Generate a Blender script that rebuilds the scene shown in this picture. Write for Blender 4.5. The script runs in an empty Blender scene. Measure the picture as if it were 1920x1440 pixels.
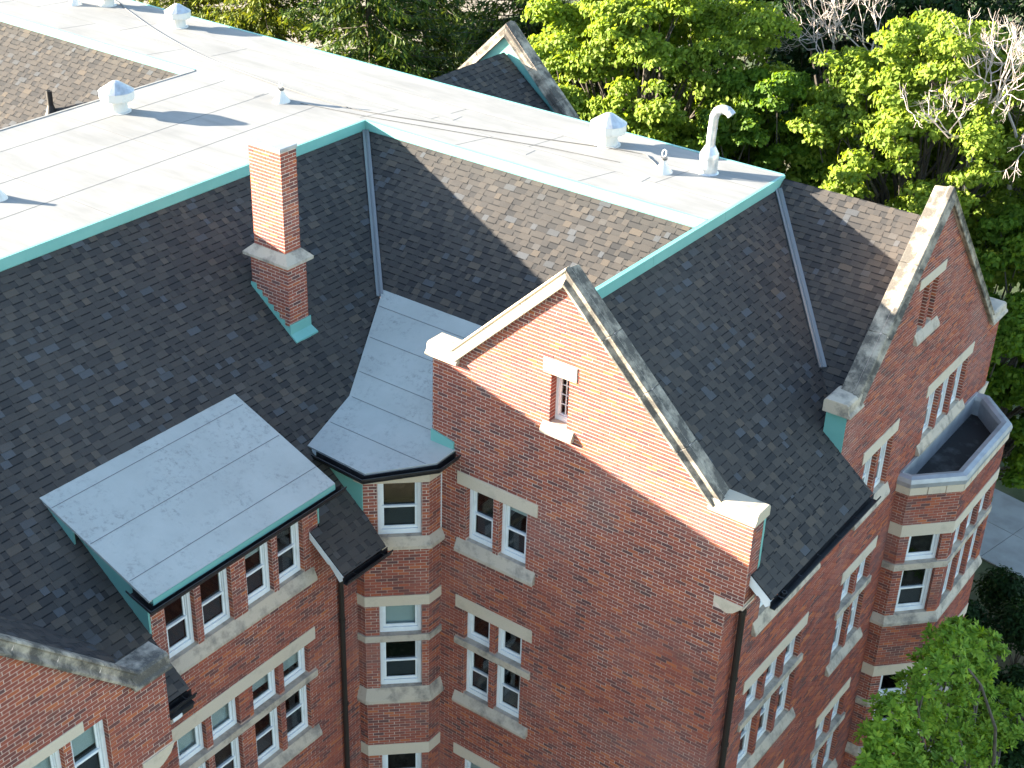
import bpy, math, random
import numpy as np
from mathutils import Matrix, Vector

random.seed(7); rng = np.random.default_rng(11)
H = 16.5                      # height of the flat roof deck above the ground; shapes below are drawn relative to that deck
sc = bpy.context.scene
COL = sc.collection

# ------------------------------------------------------------------ camera
YAW, PIT, ROL, FPX = map(float, (math.radians(35.264), math.radians(29.524), math.radians(2.008), 2716.72))
CAMP = np.array([21.484, -24.131, 11.304])
fw = np.array([-math.sin(YAW)*math.cos(PIT), math.cos(YAW)*math.cos(PIT), -math.sin(PIT)])
rt = np.array([math.cos(YAW), math.sin(YAW), 0.0]); upv = np.cross(rt, fw)
r2 = rt*math.cos(ROL)+upv*math.sin(ROL); u2 = -rt*math.sin(ROL)+upv*math.cos(ROL)
cd = bpy.data.cameras.new('Camera'); cam = bpy.data.objects.new('Camera', cd); COL.objects.link(cam)
cd.sensor_width = 36.0; cd.lens = FPX/1920*36.0; cd.clip_end = 2000; cd.clip_start = 0.1
cam.matrix_world = Matrix(((r2[0], u2[0], -fw[0], CAMP[0]), (r2[1], u2[1], -fw[1], CAMP[1]), (r2[2], u2[2], -fw[2], CAMP[2]+H), (0, 0, 0, 1)))
sc.camera = cam
def project(P):
    d = np.asarray(P, float)-CAMP; zc = d@fw
    return np.stack([960+FPX*(d@r2)/zc, 720-FPX*(d@u2)/zc], -1)

# ------------------------------------------------------------------ sky, sun, exposure
SUN = np.array([1.0, 0.45, -0.25]); SUN /= np.linalg.norm(SUN)      # direction the light travels
EL = math.asin(-SUN[2]); ROT = math.atan2(-SUN[0], -SUN[1])
w = bpy.data.worlds.new('World'); sc.world = w; w.use_nodes = True
nt = w.node_tree; bg = nt.nodes['Background']
sky = nt.nodes.new('ShaderNodeTexSky'); sky.sky_type = 'NISHITA'; sky.sun_disc = False
sky.sun_elevation = EL; sky.sun_rotation = ROT; sky.air_density = 1.0; sky.dust_density = 0.6; sky.ozone_density = 1.2
nt.links.new(sky.outputs[0], bg.inputs[0]); bg.inputs[1].default_value = 0.082
sl = bpy.data.lights.new('sun', 'SUN'); sl.energy = 5.0; sl.angle = math.radians(0.55); sl.color = (1.0, 0.90, 0.74)
so = bpy.data.objects.new('sun', sl); COL.objects.link(so)
so.rotation_euler = Vector(SUN).to_track_quat('-Z', 'Y').to_euler(); so.location = (-30, -15, 40)
sc.view_settings.view_transform = 'Standard'; sc.view_settings.look = 'None'; sc.view_settings.gamma = 1
sc.view_settings.exposure = 3.0
try: sc.cycles.max_bounces = 6; sc.cycles.transparent_max_bounces = 8
except Exception: pass

# ------------------------------------------------------------------ materials
def lin(r, g, b):
    f = lambda c: ((c/255+.055)/1.055)**2.4 if c > 10 else c/255/12.92
    return (f(r), f(g), f(b), 1)
def mat(name, col=(.5, .5, .5), rough=.8, metal=0.0, spec=.5):
    m = bpy.data.materials.new(name); m.use_nodes = True
    b = m.node_tree.nodes['Principled BSDF']
    b.inputs['Base Color'].default_value = (*col[:3], 1); b.inputs['Roughness'].default_value = rough
    b.inputs['Metallic'].default_value = metal; b.inputs['Specular IOR Level'].default_value = spec
    return m, m.node_tree, b
def N(t, ty, **kw):
    n = t.nodes.new(ty)
    for k, v in kw.items():
        if k.startswith('i_'): n.inputs[k[2:].replace('_', ' ')].default_value = v
        else: setattr(n, k, v)
    return n
def ramp(t, fac, stops, interp='LINEAR'):
    r = t.nodes.new('ShaderNodeValToRGB'); r.color_ramp.interpolation = interp
    e = r.color_ramp.elements
    while len(e) < len(stops): e.new(0.5)
    for x, (p, c) in zip(e, stops): x.position = p; x.color = (*c[:3], 1)
    t.links.new(fac, r.inputs[0]); return r.outputs[0]
def coords(t, scale=1.0):
    g = t.nodes.new('ShaderNodeNewGeometry'); mp = t.nodes.new('ShaderNodeMapping')
    mp.inputs['Scale'].default_value = (scale,)*3 if not isinstance(scale, tuple) else scale
    t.links.new(g.outputs['Position'], mp.inputs[0]); return mp.outputs[0]
def noise(t, scale, detail=4, rough=.55, vec=None):
    n = N(t, 'ShaderNodeTexNoise'); n.inputs['Scale'].default_value = scale; n.inputs['Detail'].default_value = detail; n.inputs['Roughness'].default_value = rough
    t.links.new(vec if vec is not None else coords(t), n.inputs['Vector']); return n.outputs['Fac']
def mix(t, a, b, fac, mode='MIX'):
    m = N(t, 'ShaderNodeMix', data_type='RGBA', blend_type=mode)
    for s, v in ((m.inputs[6], a), (m.inputs[7], b), (m.inputs[0], fac)):
        if hasattr(v, 'is_output'): t.links.new(v, s)
        elif isinstance(v, (int, float)): s.default_value = v
        else: s.default_value = (*v[:3], 1)
    return m.outputs[2]
def rnd(t):
    a = N(t, 'ShaderNodeAttribute', attribute_name='rnd'); o = t.nodes.new('ShaderNodeObjectInfo')
    s = N(t, 'ShaderNodeMath', operation='ADD'); t.links.new(a.outputs['Fac'], s.inputs[0]); t.links.new(o.outputs['Random'], s.inputs[1])
    f = N(t, 'ShaderNodeMath', operation='FRACT'); t.links.new(s.outputs[0], f.inputs[0]); return f.outputs[0]
def own(t): return N(t, 'ShaderNodeAttribute', attribute_name='rnd').outputs['Fac']
def bump(t, b, h, strength=.3, dist=.01):
    n = N(t, 'ShaderNodeBump'); n.inputs['Strength'].default_value = strength; n.inputs['Distance'].default_value = dist
    t.links.new(h, n.inputs['Height']); t.links.new(n.outputs[0], b.inputs['Normal'])

M = {}
# brick: every brick has its own colour
m, t, b = mat('brick', rough=.85, spec=.25)
c = ramp(t, rnd(t), [(0, (.105, .052, .052)), (.10, (.16, .058, .052)), (.3, (.25, .072, .052)), (.55, (.29, .080, .054)), (.78, (.325, .088, .056)), (.92, (.39, .105, .050)), (1, (.46, .135, .052))])
n1 = noise(t, 55, 4); c = mix(t, c, (.16, .075, .06), ramp(t, n1, [(.45, (0, 0, 0)), (.75, (.45, .45, .45))]))
n2 = noise(t, .55, 4); c = mix(t, c, (.33, .17, .15), ramp(t, n2, [(.50, (0, 0, 0)), (.72, (.45, .45, .45))]))
n3 = noise(t, 1.1, 6, .7); c = mix(t, c, (.085, .055, .05), ramp(t, n3, [(.55, (0, 0, 0)), (.72, (.65, .65, .65))]))
t.links.new(c, b.inputs['Base Color']); bump(t, b, n1, .4, .004); M['brick'] = m
# mortar: pale where repointed, reddish and dirty elsewhere
m, t, b = mat('mortar', rough=.95, spec=.2)
g = t.nodes.new('ShaderNodeNewGeometry'); sx = t.nodes.new('ShaderNodeSeparateXYZ'); t.links.new(g.outputs['Position'], sx.inputs[0])
mr = N(t, 'ShaderNodeMapRange'); mr.inputs['From Min'].default_value = H-6.0; mr.inputs['From Max'].default_value = H-3.2; t.links.new(sx.outputs[2], mr.inputs['Value'])
n1 = noise(t, .7, 5, .6); ad = N(t, 'ShaderNodeMath', operation='MULTIPLY_ADD'); t.links.new(n1, ad.inputs[0]); ad.inputs[1].default_value = 2.4; ad.inputs[2].default_value = -.78
ad2 = N(t, 'ShaderNodeMath', operation='ADD', use_clamp=True); t.links.new(ad.outputs[0], ad2.inputs[0]); t.links.new(mr.outputs[0], ad2.inputs[1])
c = mix(t, (.30, .155, .115), (.66, .53, .45), ad2.outputs[0])
c = mix(t, c, (.2, .15, .13), ramp(t, noise(t, 7, 5), [(.5, (0, 0, 0)), (.8, (.6, .6, .6))]))
t.links.new(c, b.inputs['Base Color']); M['mortar'] = m
def stone(name, base, dark, lo, hi, amt, sc_=3.0, warm=(.56, .45, .33)):
    m, t, b = mat(name, rough=.9, spec=.25)
    c = mix(t, base, warm, ramp(t, noise(t, .9, 4), [(.4, (0, 0, 0)), (.75, (.6, .6, .6))]))
    nn = noise(t, sc_, 8, .68); c = mix(t, c, dark, ramp(t, nn, [(lo, (0, 0, 0)), (hi, (amt,)*3)]))
    c = mix(t, c, (.3, .27, .23), ramp(t, noise(t, 60, 3), [(.5, (0, 0, 0)), (.8, (.35, .35, .35))]))
    t.links.new(c, b.inputs['Base Color']); bump(t, b, noise(t, 45, 5), .25, .004); return m
M['stone'] = stone('limestone', (.56, .475, .375), (.26, .22, .18), .54, .75, .5, 2.2)
M['sill'] = stone('weathered_sill_stone', (.47, .40, .325), (.13, .12, .11), .46, .66, .78, 2.6)
M['coping'] = stone('lichened_coping_stone', (.40, .35, .28), (.050, .047, .044), .36, .56, .88, 2.4)
M['coping_clean'] = stone('pale_coping_stone', (.48, .41, .31), (.12, .11, .10), .54, .72, .7, 2.4)
m, t, b = mat('painted_teal_metal', (.15, .38, .345), .42, 0, .5)
c = mix(t, (.15, .38, .345), (.19, .43, .39), ramp(t, noise(t, 1.3, 4), [(.35, (0, 0, 0)), (.7, (1, 1, 1))])); c = mix(t, c, (.09, .24, .22), ramp(t, noise(t, 9, 6, .7), [(.6, (0, 0, 0)), (.8, (.5, .5, .5))]))
t.links.new(c, b.inputs['Base Color']); M['teal'] = m
m, t, b = mat('white_paint', (.72, .74, .76), .4)
c = mix(t, (.74, .76, .77), (.58, .60, .61), ramp(t, noise(t, 3, 5), [(.5, (0, 0, 0)), (.8, (1, 1, 1))])); t.links.new(c, b.inputs['Base Color']); M['white'] = m
# window glass: real pane, reflection over a clear film
m = bpy.data.materials.new('window_glass'); m.use_nodes = True; t = m.node_tree; t.nodes.clear()
o = t.nodes.new('ShaderNodeOutputMaterial'); gl = N(t, 'ShaderNodeBsdfGlossy'); gl.inputs['Roughness'].default_value = .03; tr = N(t, 'ShaderNodeBsdfTransparent'); tr.inputs[0].default_value = (.78, .82, .82, 1)
fr = N(t, 'ShaderNodeFresnel'); fr.inputs[0].default_value = 1.55; mx = t.nodes.new('ShaderNodeMixShader'); ml = N(t, 'ShaderNodeMath', operation='MULTIPLY_ADD', use_clamp=True); ml.inputs[1].default_value = 1.1; ml.inputs[2].default_value = .0
gg = t.nodes.new('ShaderNodeNewGeometry'); mq = N(t, 'ShaderNodeMix', data_type='FLOAT'); mq.inputs[2].default_value = 1.5; mq.inputs[3].default_value = 1/1.5; t.links.new(gg.outputs['Backfacing'], mq.inputs[0]); t.links.new(mq.outputs[0], fr.inputs[0])
t.links.new(fr.outputs[0], ml.inputs[0]); t.links.new(ml.outputs[0], mx.inputs[0]); t.links.new(tr.outputs[0], mx.inputs[1]); t.links.new(gl.outputs[0], mx.inputs[2]); t.links.new(mx.outputs[0], o.inputs[0]); M['glass'] = m
M['screen'] = mat('insect_screen_mesh', (.055, .060, .075), .5)[0]
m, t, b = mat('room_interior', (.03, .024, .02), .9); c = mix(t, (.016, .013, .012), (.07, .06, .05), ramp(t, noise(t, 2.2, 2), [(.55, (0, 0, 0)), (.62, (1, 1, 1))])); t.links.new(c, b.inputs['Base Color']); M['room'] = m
M['blind'] = mat('roller_blind_cloth', (.66, .72, .70), .8)[0]
# shingles
m, t, b = mat('asphalt_shingle', rough=.95, spec=.15)
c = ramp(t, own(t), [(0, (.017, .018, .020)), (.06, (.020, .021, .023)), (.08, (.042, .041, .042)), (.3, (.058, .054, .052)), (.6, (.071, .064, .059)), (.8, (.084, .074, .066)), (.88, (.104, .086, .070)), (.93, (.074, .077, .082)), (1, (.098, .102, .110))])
c = mix(t, c, (.02, .02, .02), ramp(t, noise(t, 160, 2), [(.45, (0, 0, 0)), (.8, (.5, .5, .5))]))
c = mix(t, c, (.10, .092, .085), ramp(t, noise(t, .35, 4), [(.5, (0, 0, 0)), (.8, (.4, .4, .4))]))
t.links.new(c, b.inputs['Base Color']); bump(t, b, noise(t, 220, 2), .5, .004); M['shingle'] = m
# membranes
def membrane(name, base, dirt, k1, spots):
    m, t, b = mat(name, rough=.75, spec=.3)
    c = mix(t, base, dirt, ramp(t, noise(t, 1, 6, .65, coords(t, (.5, 3.0, 1)) if k1 else None), [(.38, (0, 0, 0)), (.72, (.75, .75, .75))]))
    c = mix(t, c, dirt, ramp(t, noise(t, .45, 5), [(.5, (0, 0, 0)), (.75, (.7, .7, .7))]))
    if spots:
        v = noise(t, 9.0, 5, .75); v2 = noise(t, 1.3, 3)
        mm = N(t, 'ShaderNodeMath', operation='MULTIPLY'); t.links.new(ramp(t, v, [(.50, (0, 0, 0)), (.72, (1, 1, 1))]), mm.inputs[0]); t.links.new(ramp(t, v2, [(.42, (0, 0, 0)), (.62, (1, 1, 1))]), mm.inputs[1])
        mm2 = N(t, 'ShaderNodeMath', operation='MULTIPLY'); t.links.new(mm.outputs[0], mm2.inputs[0]); mm2.inputs[1].default_value = spots
        c = mix(t, c, (.10, .105, .11), mm2.outputs[0])
    c = mix(t, c, (.25, .25, .24), ramp(t, noise(t, 120, 2), [(.5, (0, 0, 0)), (.8, (.25, .25, .25))]))
    t.links.new(c, b.inputs['Base Color']); bump(t, b, noise(t, 90, 3), .2, .003); return m
M['flat'] = membrane('white_roof_membrane', (.285, .28, .268), (.185, .182, .175), True, 0)
M['grey'] = membrane('grey_roof_membrane', (.43, .445, .42), (.35, .365, .345), False, .55)
M['seam'] = mat('membrane_seam', (.17, .175, .18), .9)[0]
M['seamw'] = mat('membrane_seam_white', (.15, .15, .147), .9)[0]
m, t, b = mat('black_gutter_metal', (.012, .012, .014), .42); c = mix(t, (.012, .012, .014), (.05, .05, .05), ramp(t, noise(t, 6, 5), [(.5, (0, 0, 0)), (.8, (.7, .7, .7))])); t.links.new(c, b.inputs['Base Color']); M['black'] = m
M['brown'] = mat('dark_brown_downpipe', (.022, .017, .015), .5)[0]
m, t, b = mat('galvanised_steel', (.62, .63, .64), .42, .55); c = mix(t, (.66, .67, .68), (.42, .43, .44), ramp(t, noise(t, 5, 5), [(.4, (0, 0, 0)), (.7, (1, 1, 1))])); t.links.new(c, b.inputs['Base Color']); M['galv'] = m
m, t, b = mat('white_coated_metal', (.60, .60, .58), .45); c = mix(t, (.62, .61, .58), (.42, .40, .36), ramp(t, noise(t, 4, 6, .7), [(.55, (0, 0, 0)), (.8, (.8, .8, .8))])); t.links.new(c, b.inputs['Base Color']); M['ventw'] = m
m, t, b = mat('valley_metal', (.20, .21, .22), .5, .3); M['valley'] = m
m, t, b = mat('zinc_coping', (.40, .41, .43), .45, .35); c = mix(t, (.42, .43, .45), (.30, .31, .33), ramp(t, noise(t, 2.5, 5), [(.4, (0, 0, 0)), (.7, (1, 1, 1))])); t.links.new(c, b.inputs['Base Color']); M['zinc'] = m
m, t, b = mat('tar_roof', (.02, .018, .018), .8); c = mix(t, (.014, .013, .013), (.10, .10, .10), ramp(t, noise(t, 1.6, 6, .6), [(.55, (0, 0, 0)), (.75, (.8, .8, .8))])); t.links.new(c, b.inputs['Base Color']); M['tar'] = m
m, t, b = mat('concrete', (.36, .355, .34), .9); c = mix(t, (.38, .375, .36), (.28, .275, .26), ramp(t, noise(t, 1.2, 6), [(.4, (0, 0, 0)), (.7, (1, 1, 1))])); c = mix(t, c, (.12, .11, .10), ramp(t, noise(t, 2.0, 7, .7), [(.66, (0, 0, 0)), (.74, (.8, .8, .8))])); t.links.new(c, b.inputs['Base Color']); M['concrete'] = m
m, t, b = mat('lawn', (.05, .08, .02), .95); c = mix(t, (.035, .06, .015), (.075, .095, .03), ramp(t, noise(t, .5, 6), [(.35, (0, 0, 0)), (.7, (1, 1, 1))])); c = mix(t, c, (.24, .19, .13), ramp(t, noise(t, .06, 4), [(.5, (0, 0, 0)), (.6, (1, 1, 1))])); t.links.new(c, b.inputs['Base Color']); bump(t, b, noise(t, 30, 4), 1, .05); M['lawn'] = m
M['dirt'] = stone('dry_earth', (.30, .25, .19), (.18, .15, .11), .45, .7, .7, .6)
m, t, b = mat('bark', (.10, .08, .065), .95); c = mix(t, (.13, .11, .09), (.05, .04, .033), ramp(t, noise(t, 1, 6, .7, coords(t, (14, 14, 3))), [(.35, (0, 0, 0)), (.65, (1, 1, 1))])); t.links.new(c, b.inputs['Base Color']); M['bark'] = m
M['twig'] = mat('dead_twig', (.46, .39, .35), .95)[0]
M['cable'] = mat('cable_rubber', (.10, .10, .10), .7)[0]
M['darkpipe'] = mat('cast_iron_pipe', (.018, .015, .014), .6)[0]
def leafmat(name, stops, trans):
    m = bpy.data.materials.new(name); m.use_nodes = True; t = m.node_tree; b = t.nodes['Principled BSDF']
    c = ramp(t, own(t), stops); c = mix(t, c, tuple(x*.55 for x in stops[0][1]), ramp(t, noise(t, 1.0, 3), [(.45, (0, 0, 0)), (.75, (.5, .5, .5))]))
    t.links.new(c, b.inputs['Base Color']); b.inputs['Roughness'].default_value = .55; b.inputs['Specular IOR Level'].default_value = .15
    tl = N(t, 'ShaderNodeBsdfTranslucent'); hs = N(t, 'ShaderNodeHueSaturation'); hs.inputs['Hue'].default_value = .485; hs.inputs['Saturation'].default_value = 1.1; hs.inputs['Value'].default_value = 1.25
    t.links.new(c, hs.inputs['Color']); t.links.new(hs.outputs[0], tl.inputs[0])
    mx = t.nodes.new('ShaderNodeMixShader'); mx.inputs[0].default_value = trans; out = t.nodes['Material Output']
    t.links.new(b.outputs[0], mx.inputs[1]); t.links.new(tl.outputs[0], mx.inputs[2]); t.links.new(mx.outputs[0], out.inputs[0]); return m
M['maple'] = leafmat('spring_maple_leaf', [(0, (.14, .22, .03)), (.4, (.21, .30, .04)), (.8, (.28, .36, .052)), (1, (.34, .41, .075))], .5)
M['green'] = leafmat('mid_green_leaf', [(0, (.07, .145, .016)), (.5, (.11, .20, .022)), (1, (.18, .27, .03))], .45)
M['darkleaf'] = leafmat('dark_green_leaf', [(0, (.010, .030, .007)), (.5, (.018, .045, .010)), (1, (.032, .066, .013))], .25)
M['needle'] = leafmat('spruce_needle', [(0, (.03, .065, .015)), (.5, (.075, .125, .022)), (1, (.19, .24, .035))], .25)
M['needle_sunlit'] = leafmat('sunlit_spruce_needle', [(0, (.07, .11, .018)), (.5, (.16, .20, .026)), (1, (.32, .34, .045))], .3)  # paler copy of the spruce needles, with sunlight put into the colour
M['magnolia'] = leafmat('glossy_oval_leaf', [(0, (.11, .22, .022)), (.5, (.21, .34, .034)), (1, (.34, .47, .06))], .35)

# ------------------------------------------------------------------ mesh helpers
WL = {}
def wl(o): return WL.get(o.name, Vector((0, 0, 0)))
def link(o, parent, world):
    COL.objects.link(o); WL[o.name] = Vector(world)
    if parent is not None:
        o.parent = parent; o.location = Vector(world)-wl(parent)
    else: o.location = world
    return o
def empty(name, x, y, z, parent=None):
    o = bpy.data.objects.new(name, None); o.empty_display_size = .3
    return link(o, parent, (x, y, z+H))
def tag(o, label=None, cat=None, group=None, kind=None):
    for k, v in (('label', label), ('category', cat), ('group', group), ('kind', kind)):
        if v: o[k] = v
    return o
class MB:
    def __init__(s): s.v = []; s.f = []; s.r = []
    def quad(s, *p, r=0.0):
        n = len(s.v); s.v += [tuple(map(float, q)) for q in p]; s.f.append(tuple(range(n, n+len(p)))); s.r.append(r)
    def hull(s, A, B, r=0.0, caps=True):
        "prism between two matching loops"
        n = len(s.v); k = len(A); s.v += [tuple(map(float, q)) for q in A]+[tuple(map(float, q)) for q in B]
        for i in range(k): j = (i+1) % k; s.f.append((n+i, n+j, n+k+j, n+k+i)); s.r.append(r)
        if caps: s.f.append(tuple(range(n+k-1, n-1, -1))); s.f.append(tuple(range(n+k, n+2*k))); s.r += [r, r]
    def box(s, p0, p1, r=0.0):
        (x0, y0, z0), (x1, y1, z1) = p0, p1
        s.hull([(x0, y0, z0), (x1, y0, z0), (x1, y1, z0), (x0, y1, z0)], [(x0, y0, z1), (x1, y0, z1), (x1, y1, z1), (x0, y1, z1)], r)
    def tube(s, pts, rad, n=10, caps=True):
        pts = [np.array(p, float) for p in pts]; rad = [rad]*len(pts) if isinstance(rad, (int, float)) else rad
        base = len(s.v); a = None
        for i, p in enumerate(pts):
            d = pts[min(i+1, len(pts)-1)]-pts[max(i-1, 0)]; d /= max(np.linalg.norm(d), 1e-9)
            if a is None: a = np.cross(d, (0, 0, 1.0)) if abs(d[2]) < .9 else np.cross(d, (1.0, 0, 0))
            a = a-d*(a@d); a /= max(np.linalg.norm(a), 1e-9); b_ = np.cross(d, a)
            for k in range(n):
                q = p+rad[i]*(a*math.cos(2*math.pi*k/n)+b_*math.sin(2*math.pi*k/n)); s.v.append(tuple(q))
        for i in range(len(pts)-1):
            for k in range(n):
                A = base+i*n+k; B = base+i*n+(k+1) % n; s.f.append((A, B, B+n, A+n)); s.r.append(0.0)
        if caps:
            s.f.append(tuple(range(base+n-1, base-1, -1))); e = base+(len(pts)-1)*n; s.f.append(tuple(range(e, e+n))); s.r += [0.0, 0.0]
    def lathe(s, c, prof, n=24):
        base = len(s.v)
        for (r_, z) in prof:
            for k in range(n): s.v.append((c[0]+r_*math.cos(2*math.pi*k/n), c[1]+r_*math.sin(2*math.pi*k/n), c[2]+z))
        for i in range(len(prof)-1):
            for k in range(n):
                A = base+i*n+k; B = base+i*n+(k+1) % n; s.f.append((A, B, B+n, A+n)); s.r.append(0.0)
    def build(s, name, m, parent=None, smooth=False, bevel=0, fix=True):
        if not s.v: return None
        V = np.array(s.v); lo = V.min(0); hi = V.max(0); c = np.array([(lo[0]+hi[0])/2, (lo[1]+hi[1])/2, lo[2]])
        me = bpy.data.meshes.new(name); me.from_pydata((V-c).tolist(), [], s.f)
        at = me.attributes.new('rnd', 'FLOAT', 'FACE'); at.data.foreach_set('value', np.array(s.r, np.float32))
        me.materials.append(m if not isinstance(m, str) else M[m])
        if fix:
            import bmesh
            bm = bmesh.new(); bm.from_mesh(me); bmesh.ops.recalc_face_normals(bm, faces=bm.faces); bm.to_mesh(me); bm.free()
        if smooth: me.polygons.foreach_set('use_smooth', [True]*len(me.polygons))
        o = bpy.data.objects.new(name, me); link(o, parent, (c[0], c[1], c[2]+H))
        if smooth and len(s.v) < 6000:
            md = o.modifiers.new('edges', 'EDGE_SPLIT'); md.split_angle = math.radians(38)
        if bevel:
            md = o.modifiers.new('bevel', 'BEVEL'); md.width = bevel; md.segments = 2; md.limit_method = 'ANGLE'; md.angle_limit = math.radians(40)
        return o

# ground first, then the building
def sheet(name, pts, z, m, kind='structure'):
    mb = MB(); mb.quad(*[(x, y, z-H) for x, y in pts]); return tag(mb.build(name, m), kind=kind)
sheet('ground', [(-400, -300), (500, -300), (500, 700), (-400, 700)], 0, 'lawn')
path = empty('path', 14, 18, -H); tag(path, kind='structure')
def rot2(x, y, a=math.radians(-12)): return (11.8+(x*math.cos(a)-y*math.sin(a)), 16.35+(x*math.sin(a)+y*math.cos(a)))
for i in range(-3, 14):
    for j in range(2):
        mb = MB(); x0, x1, y0, y1 = i*2.1+.01, i*2.1+2.09, j*2.0+.01, j*2.0+1.99
        q = [rot2(x0, y0), rot2(x1, y0), rot2(x1, y1), rot2(x0, y1)]
        mb.hull([(a, b_, -H+.004) for a, b_ in q], [(a, b_, -H+.05) for a, b_ in q], random.random()); mb.build('concrete_slab', 'concrete', path)
sheet('dirt_yard', [(-120, 30), (-38, 30), (-38, 120), (-120, 120)], .006, 'dirt')

BLD = empty('brick_building', 3.0, -3.0, -H)
tag(BLD, 'red brick institutional building with stone-coped gables, grey shingle slopes and a white flat roof', 'building')

class Wall:
    "a vertical wall plane: u runs along it, z up, d outwards"
    def __init__(s, O, U):
        s.O = np.array([O[0], O[1], 0.0]); s.U = np.array([U[0], U[1], 0.0]); s.U /= np.linalg.norm(s.U); s.N = np.cross(s.U, (0, 0, 1.0))
    def p(s, u, z, d=0.0): q = s.O+s.U*u+s.N*d; return (q[0], q[1], q[2]+z)
    def box(s, mb, u0, u1, z0, z1, d0, d1, r=0.0):
        mb.hull([s.p(u0, z0, d0), s.p(u1, z0, d0), s.p(u1, z0, d1), s.p(u0, z0, d1)], [s.p(u0, z1, d0), s.p(u1, z1, d0), s.p(u1, z1, d1), s.p(u0, z1, d1)], r)
    def prism(s, mb, poly, d0, d1):
        mb.hull([s.p(u, z, d0) for u, z in poly], [s.p(u, z, d1) for u, z in poly])
YG, XS, XM, XL = -5.522, 13.04, 5.574, 7.0
wG = Wall((0, YG), (1, 0)); wS = Wall((XS, 0), (0, 1)); wM = Wall((XM, 0), (0, 1)); wL = Wall((XL, 0), (0, 1))
B1 = [(XM, -6.79), (5.78, -6.79), (6.72, -5.91), (6.72, YG)]
B2 = [(XS, 2.53), (13.33, 2.53), (14.18, 3.44), (14.18, 6.24), (13.33, 7.15), (XS, 7.15)]
def seg_wall(P, i): a, b_ = P[i], P[i+1]; w_ = Wall(a, (b_[0]-a[0], b_[1]-a[1])); w_.L = math.dist(a, b_); return w_
def offset(poly, d):
    n = len(poly); out = []
    Ns = []
    for i in range(n-1):
        ux, uy = poly[i+1][0]-poly[i][0], poly[i+1][1]-poly[i][1]; L = math.hypot(ux, uy); Ns.append((uy/L, -ux/L))
    for i in range(n):
        if i == 0: nx, ny = Ns[0]; k = 1
        elif i == n-1: nx, ny = Ns[-1]; k = 1
        else:
            nx, ny = Ns[i-1][0]+Ns[i][0], Ns[i-1][1]+Ns[i][1]; L = math.hypot(nx, ny); nx /= L; ny /= L; k = 1/max(.3, nx*Ns[i][0]+ny*Ns[i][1])
        out.append((poly[i][0]+nx*d*k, poly[i][1]+ny*d*k))
    return out
def sweep(mb, poly, zs, prof, closed=True):
    "sweep profile [(d,z)] along a plan polyline with mitred corners"
    zs = [zs]*len(poly) if isinstance(zs, (int, float)) else zs
    loops = []
    offs = [offset(poly, d) for d, z in prof]
    for i in range(len(poly)): loops.append([(offs[k][i][0], offs[k][i][1], zs[i]+prof[k][1]) for k in range(len(prof))])
    for i in range(len(loops)-1):
        A, B = loops[i], loops[i+1]; k = len(A)
        for j in range(k if closed else k-1):
            mb.quad(A[j], A[(j+1) % k], B[(j+1) % k], B[j])
    if closed: mb.quad(*loops[0]); mb.quad(*loops[-1][::-1])

# ------------------------------------------------------------------ brickwork
CO, BP, JT = .0718, .2245, .0150          # course height, brick pitch, joint
BRICKS = []                                # (wall, u0,u1,z0,z1,d,rnd, full, parent)
def subtract(iv, cut):
    out = []
    for a, b_ in iv:
        x = a
        for c0, c1 in sorted(cut):
            if c1 <= x or c0 >= b_: continue
            if c0 > x: out.append((x, c0))
            x = max(x, c1)
        if x < b_: out.append((x, b_))
    return out
def brickwork(wall, iv, z0, z1, cuts, parent, base=-14.0, ext=(.006, .006)):
    "iv(z)->[(u0,u1)]; cuts = rectangles (u0,u1,z0,z1) without bricks"
    k0 = math.ceil((z0-base)/CO-1e-6); k1 = math.floor((z1-base)/CO+1e-6)
    for k in range(k0, k1):
        za = base+k*CO; zb = za+CO; zm = (za+zb)/2
        ints = subtract([(a_-ext[0], b2_+ext[1]) for a_, b2_ in iv(zm)], [(c[0], c[1]) for c in cuts if c[2] < zm < c[3]])
        off = (k % 2)*BP/2
        for a, b_ in ints:
            i = math.floor((a-off)/BP)
            while i*BP+off < b_:
                ua, ub = i*BP+off, (i+1)*BP+off; i += 1
                full = ua >= a-1e-6 and ub <= b_+1e-6
                ua, ub = max(ua, a), min(ub, b_)
                if ub-ua < .022: continue
                BRICKS.append((wall, ua+JT/2, ub-JT/2, za+JT/2, zb-JT/2, random.uniform(.004, .0085), random.random(), full, parent))
def reveal_bricks(wall, u, z0, z1, depth, side, base=-14.0):
    "jamb of an opening: side=+1 faces +u"
    global JB
    k0 = math.ceil((z0-base)/CO-.3); k1 = math.floor((z1-base)/CO+.3)
    for k in range(k0, k1):
        za = max(z0, base+k*CO+JT/2); zb = min(z1, base+(k+1)*CO-JT/2)
        if zb-za < .02: continue
        e = side*random.uniform(.003, .006)
        p = wall.p
        JB.hull([p(u, za, -depth), p(u+e, za, -depth), p(u+e, za, .004), p(u, za, .004)], [p(u, zb, -depth), p(u+e, zb, -depth), p(u+e, zb, .004), p(u, zb, .004)], random.random())
JB = MB()
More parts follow.
